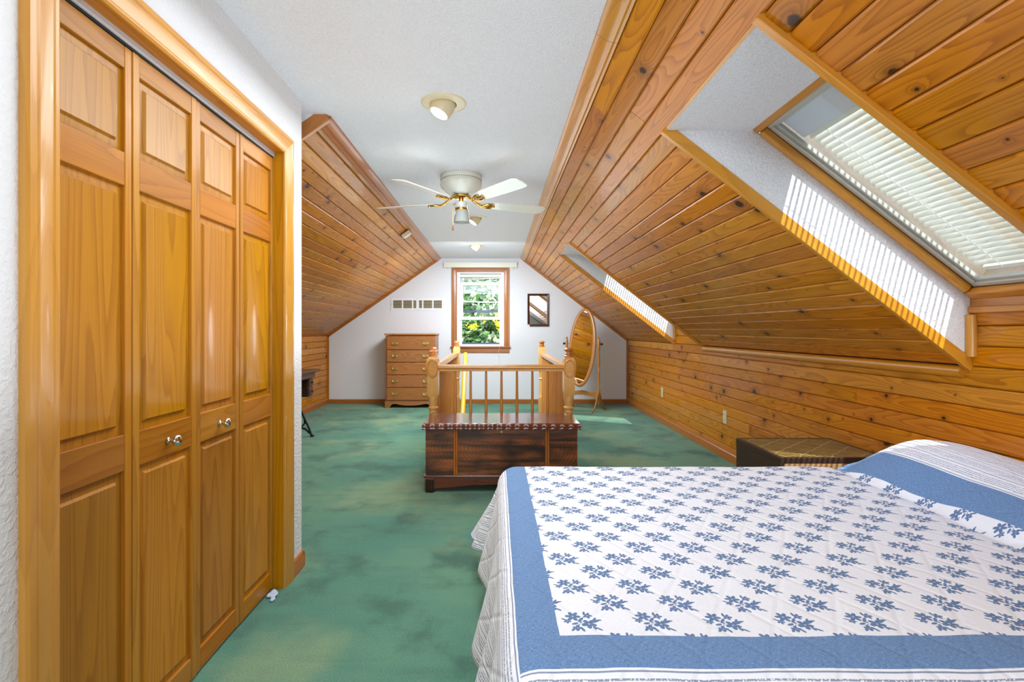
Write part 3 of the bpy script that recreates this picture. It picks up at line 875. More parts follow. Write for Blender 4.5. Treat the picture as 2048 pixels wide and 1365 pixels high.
for d in range(2):
    dr = thing('door_%d' % (d + 1), ['honey pine bifold door pair nearer the camera with chrome knob', 'honey pine bifold door pair at the far end of the closet with chrome knob'][d], 'door', kind='structure')
    for j in range(2):
        k = d * 2 + j
        y0 = DY0 + 0.003 + k * (leafw + 0.0012)
        lf = thing('leaf', None, None); lf.parent = dr; lf.location = (LX, y0, 0)
        # slight zig-zag of the folded leaves
        lf.rotation_euler = (0, 0, R(0.5 if j == 0 else -0.5))
        for a, c in ((0, ST), (leafw - ST, leafw)):
            MB().box(-0.03, 0, a, c, 0.012, 1.985).build('stile', M_doorZ, lf, bevel=0.0025)
        for z0, z1 in RAILS:
            MB().box(-0.03, -0.0012, ST, leafw - ST, z0, z1).build('rail', M_doorY, lf, bevel=0.0025)
        for (p0, p1) in zip(RAILS[:-1], RAILS[1:]):
            o = raised_panel(leafw - 2 * ST, p1[0] - p0[1]).build('raised_panel', M_doorZ, lf, loc=(0, ST, p0[1]), smooth=20)
        if k in (1, 2):
            prof = [(0.009, -0.001), (0.010, 0.002), (0.006, 0.005), (0.0055, 0.014), (0.007, 0.017), (0.013, 0.020), (0.0175, 0.025), (0.0185, 0.030), (0.0165, 0.035), (0.009, 0.0385), (0.001, 0.039)]
            o = MB().lathe(prof, 20, axis='x').build('knob', M_chrome, lf, loc=(0, leafw / 2, 0.848), smooth=50)
            o['label'] = 'round chrome knob'

# scrap of paper under the closet door
b = MB()
rg = random.Random(2)
for i in range(7):
    a = rg.uniform(0, 6.28); c = (rg.uniform(-.015, .015), rg.uniform(-.035, .035), rg.uniform(0.006, 0.016))
    b.ball(c, 0.012, 0.018, 0.008, 7, 5)
o = b.build('paper_scrap', M_tissue, loc=(-1.0, 2.235, 0.0), smooth=0)
o.modifiers.new('r', 'REMESH').voxel_size = 0.004
tag(o, 'crumpled pale blue paper scrap at the closet door foot', 'paper')

# ------------------------------------------------------------------ register, framed mirror, outlets, box on the left slope
rg_ = thing('air_register', 'white wall register with five slatted openings above the dresser', 'vent', (-1.703, YF, 1.510))
RW, RH = 0.856, 0.194
b = MB(); b.box(0, RW, -0.008, 0, 0, 0.034); b.box(0, RW, -0.008, 0, RH - 0.034, RH)
xs = [0.0, 0.036, 0.176, 0.199, 0.339, 0.362, 0.502, 0.525, 0.665, 0.688, 0.822, RW]
for i in range(0, len(xs), 2): b.box(xs[i], xs[i + 1], -0.008, 0, 0.034, RH - 0.034)
b.box(0.410, 0.452, -0.009, 0, 0.034, RH - 0.034)
b.build('face_plate', M_white, rg_)
MB().box(0.03, RW - 0.03, -0.001, 0.0, 0.03, RH - 0.03).build('backing', plain('duct_dark', lin(64, 52, 40), 0.8), rg_)
for i in range(1, len(xs) - 1, 2):
    for k in range(7):
        z = 0.042 + k * 0.0185
        MB().add([(xs[i], -0.007, z), (xs[i + 1], -0.007, z), (xs[i + 1], -0.002, z + 0.011), (xs[i], -0.002, z + 0.011),
                  (xs[i], -0.006, z - .001), (xs[i + 1], -0.006, z - .001), (xs[i + 1], -0.001, z + 0.010), (xs[i], -0.001, z + 0.010)],
                 [(0, 1, 2, 3), (7, 6, 5, 4), (0, 4, 5, 1), (1, 5, 6, 2), (2, 6, 7, 3), (3, 7, 4, 0)]).build('slat', M_louver, rg_, smooth=0)
for xx, zz in ((0.43, 0.008), (0.43, RH - 0.008), (0.008, RH / 2), (RW - 0.008, RH / 2)):
    MB().lathe([(0.005, -0.0105), (0.005, -0.008)], 8, (xx, 0, zz), 'y').build('screw', M_slot, rg_)

wm = thing('wall_mirror', 'small mirror in a dark walnut frame on the far wall', 'mirror', (0.50, YF, 1.25))
MW, MH = 0.347, 0.526
runs = mitre([(0.034, 0.034), (0.034, MH - 0.034), (MW - 0.034, MH - 0.034), (MW - 0.034, 0.034), (0.034, 0.034)], [(0, 0.004), (0, 0.014), (0.01, 0.019), (0.026, 0.024), (0.034, 0.018), (0.034, 0.0)], lambda a, b, h: (a, -h, b))
b = MB()
for r_ in runs: b.v, b.f = b.v + r_.v, b.f + [tuple(i + len(b.v) for i in f) for f in r_.f]
b.build('frame', M_mframe, wm, smooth=30)
MB().box(0.03, MW - 0.03, -0.008, -0.004, 0.03, MH - 0.03).build('glass', M_mirror, wm, smooth=0)

def outlet(name, label, y, z):
    t = thing(name, label, 'outlet', (KXR, y, z), group='outlets on the right knee wall')
    MB().box(-0.006, 0.0, -0.036, 0.036, -0.061, 0.061).build('cover_plate', M_plate, t, bevel=0.0025)
    for dz in (-0.026, 0.026):
        s = MB().box(-0.0085, -0.005, -0.016, 0.016, dz - 0.017, dz + 0.017).build('socket', M_plate, t, bevel=0.002)
        for dy in (-0.007, 0.007): MB().box(-0.0090, -0.008, dy - 0.0012, dy + 0.0012, dz - 0.005, dz + 0.005).build('slot', M_slot, s)
outlet('wall_outlet', 'ivory outlet on the knee wall nearer the far gable', 6.40, 0.395)
outlet('wall_outlet', 'ivory outlet on the knee wall closer to the dark nightstand', 4.64, 0.385)

sb = thing('ceiling_sensor', 'small white box on a brown block under the left slope', 'sensor')
Mx = slope_frame(TL, SL, NL, 5.60)
s_ = (Vector((-1.02, 0, 0)).x - TL.x) / SL.x
o = MB().box(s_ - 0.062, s_ + 0.062, -0.05, 0.045, -0.035, -0.0005).build('block', M_redX, sb, bevel=0.004); o.matrix_world = Mx
o = MB().box(s_ - 0.055, s_ + 0.055, -0.07, -0.045, -0.058, -0.012).build('cover', M_cream, sb, bevel=0.006); o.matrix_world = Mx
o = MB().box(s_ - 0.045, s_ + 0.045, -0.04, 0.04, -0.046, -0.0355).build('lens_face', M_cream, sb, bevel=0.004); o.matrix_world = Mx

# ------------------------------------------------------------------ recessed lights
def can(label, x, y, aim, power, group='recessed eyeball lights'):
    t = thing('recessed_light', label, 'ceiling light', (x, y, H), group=group)
    prof = [(0.062, -0.001), (0.066, -0.009), (0.075, -0.0085), (0.105, -0.005), (0.114, -0.003), (0.116, 0.0)]
    b = MB(); n = 40
    vs = []; fs = []
    for r_, h in prof:
        for k in range(n): vs.append((r_ * math.cos(2 * math.pi * k / n), r_ * math.sin(2 * math.pi * k / n), h))
    for i in range(len(prof) - 1):
        for k in range(n): fs.append((i * n + k, i * n + (k + 1) % n, (i + 1) * n + (k + 1) % n, (i + 1) * n + k))
    b.add(vs, fs).build('trim_ring', M_gold_ring, t, smooth=50)
    MB().lathe([(0.061, -0.002), (0.061, -0.0005)], 32).build('socket_shadow', M_black, t)
    ey = thing('eyeball', None, None); ey.parent = t; ey.location = (0, 0, -0.004)
    ey.rotation_euler = Vector(aim).to_track_quat('-Z', 'Y').to_euler()
    MB().lathe([(0.056, 0.02), (0.060, 0.0), (0.060, -0.022), (0.056, -0.044), (0.050, -0.058), (0.046, -0.058), (0.046, -0.050)], 32).build('shell', M_gold_ring, ey, smooth=40)
    MB().lathe([(0.0455, -0.0502), (0.0455, -0.0585), (0.036, -0.061), (0.001, -0.063)], 32).build('lens', M_lens, ey, smooth=50)
    d = bpy.data.lights.new('lamp', 'SPOT'); d.energy = power; d.color = (1, 0.86, 0.64); d.spot_size = R(110); d.spot_blend = 0.8; d.shadow_soft_size = 0.04
    l = bpy.data.objects.new('lamp', d); COL.objects.link(l); l.parent = ey; l.location = (0, 0, -0.075)
can('nearest eyeball ceiling light, glowing, tilted toward the closet', -0.268, 2.545, (-0.42, -0.12, -0.9), 14)
can('middle eyeball ceiling light, half hidden behind the fan shade', -0.215, 5.14, (-0.55, -0.1, -0.83), 22)
can('farthest eyeball ceiling light, closest to the gable window', -0.272, 6.80, (-0.55, -0.1, -0.83), 22)

# ------------------------------------------------------------------ ceiling fan
fan = thing('ceiling_fan', 'white flush-mount ceiling fan with five blades and brass arms', 'fan', (-0.266, 3.76, H))
MB().lathe([(0.150, 0.0), (0.155, -0.006), (0.155, -0.030), (0.150, -0.033)], 48).build('mount_ring', M_fanwhite, fan, smooth=40)
MB().lathe([(0.150, -0.033), (0.1545, -0.036), (0.1545, -0.043), (0.152, -0.046), (0.156, -0.050), (0.158, -0.070), (0.152, -0.086), (0.128, -0.112), (0.100, -0.135), (0.088, -0.142), (0.06, -0.144), (0.001, -0.144)], 48).build('motor_housing', M_fanwhite, fan, smooth=40)
b = MB()
for k in range(72):
    a = 2 * math.pi * k / 72
    b.M = Matrix.Rotation(a, 4, 'Z')
    b.box(0.1535, 0.1552, -0.0022, 0.0022, -0.0420, -0.0365)
b.M = Matrix()
o = b.build('vent_slots', M_black, fan); o['kind'] = 'stuff'
MB().lathe([(0.060, -0.144), (0.064, -0.148), (0.064, -0.160), (0.050, -0.166), (0.018, -0.168), (0.018, -0.192), (0.001, -0.192)], 28).build('hub', M_brass, fan, smooth=40)
ZB = -0.198
def blade_mb():
    b = MB()
    out = [(0.205, -0.045), (0.30, -0.058), (0.50, -0.064), (0.655, -0.066), (0.680, -0.050), (0.688, 0.0), (0.680, 0.050), (0.655, 0.066), (0.50, 0.066), (0.30, 0.058), (0.205, 0.045), (0.19, 0.0)]
    b.prism(out, -0.003, 0.003, 'z')
    return b
def iron_mb():
    b = MB()
    b.tube([(0.045, 0, 0.045), (0.085, 0, 0.036), (0.12, 0, 0.008), (0.155, 0, -0.010), (0.19, 0, -0.010)], [0.011, 0.011, 0.010, 0.009, 0.008], 10)
    for s in (-1, 1):
        b.tube([(0.165, 0, -0.010), (0.185, s * 0.024, -0.010), (0.215, s * 0.034, -0.009), (0.245, s * 0.030, -0.008)], [0.008, 0.008, 0.007, 0.006], 8)
        b.tube([(0.185, s * 0.022, -0.010), (0.20, s * 0.010, -0.012), (0.215, s * 0.016, -0.010)], 0.006, 8)
        b.ball((0.245, s * 0.030, -0.008), 0.009, n=10, m=6)
        b.ball((0.150, s * 0.010, -0.008), 0.009, n=10, m=6)
    b.tube([(0.19, 0, -0.010), (0.26, 0, -0.008)], [0.009, 0.006], 8)
    b.ball((0.262, 0, -0.008), 0.009, n=10, m=6)
    return b
bl0 = blade_mb().mesh('blade', M_fanwhite, 30); ir0 = iron_mb().mesh('blade_iron', M_brass, 60)
for k in range(5):
    a = R(21 + 72 * k)
    o = bpy.data.objects.new('blade', bl0); COL.objects.link(o); o.parent = fan
    o.location = (0, 0, ZB)
    o.rotation_euler = (Matrix.Rotation(a, 4, 'Z') @ Matrix.Rotation(R(-11), 4, 'X')).to_euler()
    q = bpy.data.objects.new('blade_iron', ir0); COL.objects.link(q); q.parent = fan
    q.location = (0, 0, ZB); q.rotation_euler = o.rotation_euler
    q['label'] = 'brass blade arm'
MB().lathe([(0.018, -0.190), (0.044, -0.196), (0.046, -0.204), (0.046, -0.238), (0.043, -0.242)], 28).build('lamp_cup', M_fanwhite, fan, smooth=40)
MB().lathe([(0.046, -0.240), (0.049, -0.244), (0.0485, -0.252), (0.0455, -0.255)], 28).build('brass_collar', M_brass, fan, smooth=40)
for k in range(3):
    a = R(20 + 120 * k)
    MB().ball((0.052 * math.cos(a), 0.052 * math.sin(a), -0.248), 0.006, n=8, m=6).build('thumb_screw', M_brass, fan)
MB(Matrix.Translation((0.004, 0, 0))).lathe([(0.044, -0.254), (0.052, -0.285), (0.060, -0.345), (0.059, -0.347), (0.050, -0.29), (0.042, -0.256)], 28).build('glass_shade', M_shade, fan, smooth=40)
ch = MB().tube([(-0.055, -0.015, -0.215), (-0.060, -0.015, -0.26), (-0.060, -0.015, -0.372)], 0.0018, 6).build('pull_chain', M_oldbrass, fan)
MB().lathe([(0.002, -0.368), (0.005, -0.376), (0.0085, -0.395), (0.0065, -0.410), (0.001, -0.413)], 12, (-0.060, -0.015, 0)).build('pull_knob', M_finial, ch, smooth=50)
MB().tube([(-0.048, -0.012, -0.212), (-0.058, -0.0155, -0.216)], 0.005, 8).build('switch_nipple', M_oldbrass, fan)

# ------------------------------------------------------------------ dresser
dr = thing('dresser', 'oak chest of five drawers with brass pulls by the far wall', 'dresser', (-1.315, 7.63, 0))
DW, DD, DH = 0.762, 0.42, 1.135
MB().box(-DW / 2, DW / 2, 0.012, DD, 0.085, DH - 0.03).build('case', M_oakZ, dr, bevel=0.003)
b = MB(); b.box(-DW / 2 - 0.014, DW / 2 + 0.014, -0.014, DD, DH - 0.022, DH)
b.build('top', M_oakX, dr, bevel=0.006)
def apron(W, h, foot, rise, y0, y1):
    pts = [(-W / 2, 0), (-W / 2 + foot, 0), (-W / 2 + foot + 0.008, 0.02), (-W / 2 + foot + 0.03, h * .48), (-W / 2 + foot + 0.06, h * .62), (-W / 2 + foot + 0.10, h * .60), (-W * .18, h * .44), (-W * .1, h * .38), (0, h * .36)]
    pts += [(-x, z) for x, z in reversed(pts[:-1])]
    pts += [(W / 2, h), (-W / 2, h)]
    b = MB(); b.prism(pts, y0, y1, 'y'); return b
apron(DW + 0.02, 0.10, 0.075, 0.05, -0.004, 0.02).build('apron', M_oakX, dr, bevel=0.002)
for s in (-1, 1): MB().box(*sorted((s * (DW / 2 + 0.01), s * (DW / 2 - 0.01))), 0.02, DD, 0, 0.10).build('side_foot', M_oakX, dr, bevel=0.002)
zz = 0.122
hs_ = [0.196, 0.192, 0.192, 0.192, 0.188]
for k in range(5):
    h = hs_[k]
    d = MB().box(-DW / 2 + 0.022, DW / 2 - 0.022, -0.008, 0.02, zz, zz + h - 0.010).build('drawer', M_oakX, dr, bevel=0.005)
    for s in (-1, 1):
        xc = s * 0.235; zc = zz + h / 2
        pb = MB()
        plate = [(-0.052, 0.0), (-0.046, 0.012), (-0.034, 0.018), (-0.024, 0.012), (-0.012, 0.020), (0, 0.016)]
        plate += [(-x, z) for x, z in reversed(plate[:-1])]
        low = [(0.046, -0.012), (0.03, -0.018), (0.012, -0.020), (0, -0.026), (-0.012, -0.020), (-0.03, -0.018), (-0.046, -0.012)]
        pb.prism([(xc + x, zc + z) for x, z in plate + low], -0.011, -0.008, 'y')
        for q in (-1, 1): pb.ball((xc + q * 0.034, -0.016, zc + 0.003), 0.008, n=8, m=6)
        pb.tube([(xc - 0.034, -0.020, zc + 0.003), (xc - 0.030, -0.026, zc - 0.012), (xc - 0.012, -0.027, zc - 0.018), (xc + 0.012, -0.027, zc - 0.018), (xc + 0.030, -0.026, zc - 0.012), (xc + 0.034, -0.020, zc + 0.003)], 0.0042, 8)
        pb.build('pull', M_oldbrass, d, smooth=50)['label'] = 'brass bail pull'
    zz += h

# ------------------------------------------------------------------ stair railing round the stairwell
NXL, NXR, NYF, NYB = -0.540, 0.616, 4.27, 6.80
ra = thing('stair_railing', 'honey oak stair railing with turned posts around the stairwell', 'railing')
RZ0, RZ1 = 0.842, 0.8975
def newel(x, y, med):
    p = MB(Matrix.Translation((x, y, 0)))
    p.box(-0.046, 0.046, -0.046, 0.046, 0.0, 0.26)
    p.lathe([(0.040, 0.26), (0.045, 0.27), (0.045, 0.285), (0.036, 0.30), (0.034, 0.32), (0.038, 0.40), (0.038, 0.44), (0.034, 0.50), (0.034, 0.515), (0.043, 0.525), (0.043, 0.535), (0.034, 0.545), (0.036, 0.565), (0.040, 0.59), (0.043, 0.605), (0.043, 0.625)], 20)
    p.add([(a * 0.034, c * 0.034, 0.62) for a, c in ((-1, -1), (1, -1), (1, 1), (-1, 1))] + [(a * 0.046, c * 0.046, 0.645) for a, c in ((-1, -1), (1, -1), (1, 1), (-1, 1))] +
          [(a * 0.046, c * 0.046, 0.94) for a, c in ((-1, -1), (1, -1), (1, 1), (-1, 1))] + [(a * 0.034, c * 0.034, 0.962) for a, c in ((-1, -1), (1, -1), (1, 1), (-1, 1))],
          [(3, 2, 1, 0)] + [(i * 4 + k, i * 4 + (k + 1) % 4, i * 4 + 4 + (k + 1) % 4, i * 4 + 4 + k) for i in range(3) for k in range(4)] + [(12, 13, 14, 15)])
    post = p.build('newel_post', M_railZ, ra, smooth=40, bevel=0.0)
    MB(Matrix.Translation((x, y, 0))).lathe([(0.034, 0.960), (0.041, 0.966), (0.041, 0.972), (0.030, 0.982), (0.034, 0.986), (0.034, 0.992), (0.024, 1.000), (0.024, 1.006), (0.038, 1.018), (0.040, 1.026), (0.034, 1.036), (0.020, 1.044), (0.001, 1.047)], 20).build('finial', M_finial, post, smooth=40)
    for d in med:
        m_ = MB(Matrix.Translation((x, y, 0.868)))
        n = 28
        def ring(rx, rz, o):
            pts = []
            for k in range(n):
                a = 2 * math.pi * k / n; u, w = rx * math.cos(a), rz * math.sin(a)
                pts.append({'f': (u, -o, w), 'l': (-o, u, w), 'r': (o, u, w)}[d])
            return pts
        def surf(rs):
            vs = [p_ for r_ in rs for p_ in r_]; fs = []
            for i in range(len(rs) - 1):
                for k in range(n): fs.append((i * n + k, i * n + (k + 1) % n, (i + 1) * n + (k + 1) % n, (i + 1) * n + k))
            fs.append(tuple((len(rs) - 1) * n + k for k in range(n))); return vs, fs
        m_.add(*surf([ring(0.050, 0.077, 0.045), ring(0.050, 0.077, 0.053), ring(0.047, 0.074, 0.058), ring(0.043, 0.070, 0.058), ring(0.040, 0.067, 0.053), ring(0.037, 0.064, 0.056)]))
        m_.build('medallion', M_railX, post, smooth=30)
newel(NXL, NYF, 'fl'); newel(NXR, NYF, 'fr'); newel(NXL, NYB, ''); newel(NXR, NYB, '')
def hr_prof(c):  # handrail section (across, z)
    return [(c - 0.022, RZ0), (c + 0.022, RZ0), (c + 0.022, RZ0 + 0.018), (c + 0.030, RZ0 + 0.026), (c + 0.031, RZ0 + 0.04), (c + 0.022, RZ1 - 0.003), (c + 0.008, RZ1), (c - 0.008, RZ1), (c - 0.022, RZ1 - 0.003), (c - 0.031, RZ0 + 0.04), (c - 0.030, RZ0 + 0.026), (c - 0.022, RZ0 + 0.018)]
b = MB(); b.prism(hr_prof(NYF), NXL + 0.046, NXR - 0.046, 'x'); b.build('handrail', M_railX, ra, smooth=40)
for x in (NXL, NXR):
    b = MB(); b.prism(hr_prof(x), NYF + 0.046, NYB - 0.046, 'y'); b.build('handrail', M_railY, ra, smooth=40)
bp = [(0.0095, 0.10)] + [(0.0155, 0.0), (0.0155, 0.03)][:0]
bp = [(0.0155, 0.004), (0.0155, 0.02), (0.0165, 0.05), (0.0175, 0.18), (0.0165, 0.32), (0.0125, 0.52), (0.0105, 0.72), (0.0095, RZ0 + 0.004)]
bal = MB().lathe(bp, 12).mesh('baluster', M_balZ, 50)
def baluster(x, y):
    o = bpy.data.objects.new('baluster', bal); COL.objects.link(o); o.parent = ra; o.location = (x, y, 0)
for k in range(7): baluster(-0.3527 + 0.1318 * k, NYF)
for x in (NXL, NXR):
    for k in range(18): baluster(x, NYF + 0.13 + k * 0.1318)

# wall handrail and steps in the stairwell
sw = thing('staircase', 'carpeted stairwell descending inside the railing', 'stairs', kind='structure')
MB().box(WX0 - 0.03, WX0, WY0 - 0.03, WY1, -2.4, -0.004).build('well_wall', M_wall, sw)
MB().box(WX1, WX1 + 0.03, WY0 - 0.03, WY1, -2.4, -0.004).build('well_wall', M_wall, sw)
MB().box(WX0, WX1, WY0 - 0.03, WY0, -2.4, -0.004).build('well_wall', M_wall, sw)
for k in range(10):
    MB().box(WX0, WX1, WY1 - 0.25 * (k + 1), WY1 - 0.25 * k, -2.4 if k == 9 else -0.19 * (k + 1) - 0.25, -0.19 * (k + 1)).build('tread', M_carpet, sw)
hr = thing('wall_handrail', 'pine stair handrail, sunlight put into its yellow colour, rising behind the left posts', 'handrail')
b = MB(); b.tube([(-0.415, 6.70, 0.875), (-0.415, 6.10, 0.13), (-0.44, 5.3, -0.66), (-0.44, 4.5, -1.38)], 0.030, 14); b.build('rail', M_sunlit_rail, hr)
for yy, z_ in ((5.9, -0.1), (4.8, -1.14)):
    b = MB(); b.tube([(-0.44, yy, z_ - 0.03), (-0.46, yy, z_ - 0.07), (-0.502, yy, z_ - 0.08)], 0.008, 8); b.build('bracket', M_oldbrass, hr)

# ------------------------------------------------------------------ cheval mirror
cm = thing('cheval_mirror', 'tall oval tilting mirror on an oak stand by the gable wall', 'mirror', (1.285, 7.47, 0), R(-36))
# local x across, -y is the mirror's face
HW = 0.262
for s in (-1, 1):
    x = s * HW
    MB(Matrix.Translation((x, 0, 0))).lathe([(0.014, 0.10), (0.012, 0.13), (0.019, 0.16), (0.019, 0.30), (0.014, 0.33), (0.012, 0.36), (0.017, 0.46), (0.013, 0.56), (0.019, 0.575), (0.012, 0.59), (0.019, 0.605), (0.012, 0.62), (0.016, 0.66), (0.018, 0.76), (0.013, 0.88), (0.018, 0.90), (0.020, 0.93), (0.020, 1.03), (0.014, 1.045), (0.010, 1.055), (0.016, 1.07), (0.014, 1.085), (0.001, 1.09)], 14).build('post', M_cheval, cm, smooth=40)
    for q in (-1, 1):
        pts = [(x, q * 0.012, 0.27), (x, q * 0.055, 0.20), (x, q * 0.095, 0.11), (x, q * 0.15, 0.045), (x, q * 0.215, 0.014)]
        MB().tube(pts, [0.022, 0.024, 0.022, 0.018, 0.014], 10, flat=(1, 0.62)).build('foot', M_cheval, cm, smooth=50)
    MB().lathe([(0.011, 0), (0.011, 0.028), (0.018, 0.032), (0.018, 0.045), (0.001, 0.05)], 12, (0, 0, 0), 'x').build('pivot_knob', M_iron, cm, loc=(x + s * 0.012, 0, 0.985), rot=(0, 0, 0 if s > 0 else math.pi))
st = [(-HW + 0.015, 0.205), (-0.16, 0.205), (-0.1, 0.215), (0, 0.225), (0.1, 0.215), (0.16, 0.205), (HW - 0.015, 0.205), (HW - 0.015, 0.285), (0.18, 0.285), (0.12, 0.272), (0.05, 0.285), (0, 0.292), (-0.05, 0.285), (-0.12, 0.272), (-0.18, 0.285), (-HW + 0.015, 0.285)]
b = MB(); b.prism(st, -0.010, 0.010, 'y'); b.build('stretcher', M_cheval, cm, bevel=0.003)
head = thing('mirror_head', None, None); head.parent = cm; head.location = (0, 0, 0.985); head.rotation_euler = (R(-10), 0, 0)
n = 64; ra_, rb_ = 0.194, 0.568
EZ = -0.050
ell = [(ra_ * math.cos(2 * math.pi * k / n), 0, EZ + rb_ * math.sin(2 * math.pi * k / n)) for k in range(n)]
MB().tube(ell, 0.026, 10, closed=True, flat=(1.05, 0.7)).build('oval_frame', M_cheval, head, smooth=60)
b = MB(); b.prism([(p[0] * 0.97, EZ + (p[2] - EZ) * 0.985) for p in ell], -0.006, 0.004, 'y'); b.build('mirror_glass', M_mirror, head, smooth=20)
for s in (-1, 1): MB().tube([(s * 0.20, 0, 0), (s * (HW - 0.008), 0, 0)], 0.008, 8).build('pivot', M_oldbrass, head)

# ------------------------------------------------------------------ cedar chest
cc = thing('blanket_chest', 'dark mahogany blanket chest with scalloped lid in front of the railing', 'chest', (0.037, 3.66, 0))
BW, BD = 1.118, 0.44
MB().box(-BW / 2, BW / 2, 0.02, 0.02 + BD, 0.105, 0.462).build('body', M_chestX, cc, bevel=0.003)
for (x0, x1) in ((-BW / 2, -0.352), (-0.322, 0.322), (0.352, BW / 2)):
    MB().box(x0 + 0.001, x1 - 0.001, 0.014, 0.0205, 0.128, 0.458).build('front_panel', M_chestF, cc, bevel=0.001)
for s in (-1, 1):
    for q in (-1, 1):
        b = MB(); b.tube([(s * 0.337 + q * 0.008, 0.014, 0.126), (s * 0.337 + q * 0.008, 0.014, 0.460)], 0.0075, 8); b.build('front_moulding', M_chestM, cc)
# lid: thin plate and a wavy moulded edge
MB().box(-BW / 2 - 0.012, BW / 2 + 0.012, 0.006, 0.02 + BD + 0.012, 0.462, 0.507).build('lid', M_chestX, cc, bevel=0.003)
b = MB(); nx = 120
vs = []; fs = []
rows = [(0.462, 0.004), (0.464, -0.008), (0.472, -0.010), (0.478, -0.004), (0.486, -0.006), (0.497, -0.004), (0.504, 0.002), (0.507, 0.010)]
X0, X1 = -BW / 2 - 0.022, BW / 2 + 0.022
for i in range(nx + 1):
    x = X0 + (X1 - X0) * i / nx
    wv = 0.004 * math.cos(x / 0.0655 * 2 * math.pi)
    for j, (z, y) in enumerate(rows):
        k = 1.0 if 1 < j < 6 else (0.5 if j in (1, 6) else 0.0)
        vs.append((x, y - wv * k - 0.004, z))
m_ = len(rows)
for i in range(nx):
    for j in range(m_ - 1): fs.append((i * m_ + j, (i + 1) * m_ + j, (i + 1) * m_ + j + 1, i * m_ + j + 1))
vs2 = [(x, 0.02, z) for x in (X0, X1) for z in (0.462, 0.507)]
b.add(vs, fs)
b.box(X0, -BW / 2 - 0.010, 0.004, 0.02 + BD + 0.012, 0.463, 0.500); b.box(BW / 2 + 0.010, X1, 0.004, 0.02 + BD + 0.012, 0.463, 0.500)
b.build('scalloped_edge', M_chestX, cc, smooth=50)
MB().box(-BW / 2 - 0.014, BW / 2 + 0.014, 0.006, 0.02 + BD, 0.104, 0.124).build('base_moulding', M_chestX, cc, bevel=0.006)
pts = [(-BW / 2 + 0.05, 0.026), (-0.36, 0.036), (-0.2, 0.052), (0, 0.058), (0.2, 0.052), (0.36, 0.036), (BW / 2 - 0.05, 0.026), (BW / 2 - 0.05, 0.105), (-BW / 2 + 0.05, 0.105)]
b = MB(); b.prism(pts, 0.012, 0.03, 'y'); b.build('apron', M_chestX, cc, bevel=0.002)
for sx in (-1, 1):
    for yy in (0.036, BD - 0.010):
        f = MB().box(sx * (BW / 2 - 0.032) - 0.036, sx * (BW / 2 - 0.032) + 0.036, yy - 0.032, yy + 0.032, 0.018, 0.104).build('foot', M_chestX, cc, bevel=0.004)
        for q in (-1, 0, 1):
            xx = sx * (BW / 2 - 0.032) + q * 0.021
            MB().tube([(xx, yy - 0.031, 0.004), (xx, yy - 0.033, 0.02), (xx, yy - 0.033, 0.1)], 0.0085, 8).build('reed', M_ebony, f)
        MB().lathe([(0.026, 0.0), (0.032, 0.006), (0.032, 0.016), (0.028, 0.02)], 16, (sx * (BW / 2 - 0.032), yy, 0)).build('toe', M_ebony, f)
k_ = MB().lathe([(0.007, 0.010), (0.0085, 0.0125), (0.007, 0.0145)], 14, (0, 0, 0), 'y').build('keyhole', M_oldbrass, cc, loc=(0.0, 0, 0.445))

# ------------------------------------------------------------------ treadle sewing table
se = thing('sewing_table', 'old treadle sewing table with drawers and black iron legs', 'sewing table', (-2.34, 5.22, 0))
# local: x toward the room, y along the wall
MB().box(-0.34, 0.35, -0.43, 0.43, 0.735, 0.755).build('table_top', M_sew, se, bevel=0.005)
MB().box(-0.20, 0.16, -0.36, 0.30, 0.755, 0.772).build('leaf_top', M_sew, se, bevel=0.004)
MB().box(-0.22, 0.31, -0.38, 0.38, 0.665, 0.735).build('apron_case', M_sew, se, bevel=0.004)
for s in (-1, 1):
    MB().box(-0.16, 0.27, *sorted((s * 0.27, s * 0.40)), 0.455, 0.665).build('drawer_case', M_sew, se, bevel=0.004)
    for k in range(2):
        d = MB().box(0.265, 0.282, *sorted((s * 0.278, s * 0.392)), 0.465 + k * 0.10, 0.555 + k * 0.10).build('drawer', M_sew, se, bevel=0.006)
        MB().lathe([(0.006, 0), (0.006, 0.01), (0.012, 0.016), (0.010, 0.024), (0.001, 0.027)], 12, (0, 0, 0), 'x').build('knob', M_ebony, d, loc=(0.281, s * 0.335, 0.51 + k * 0.10), smooth=50)
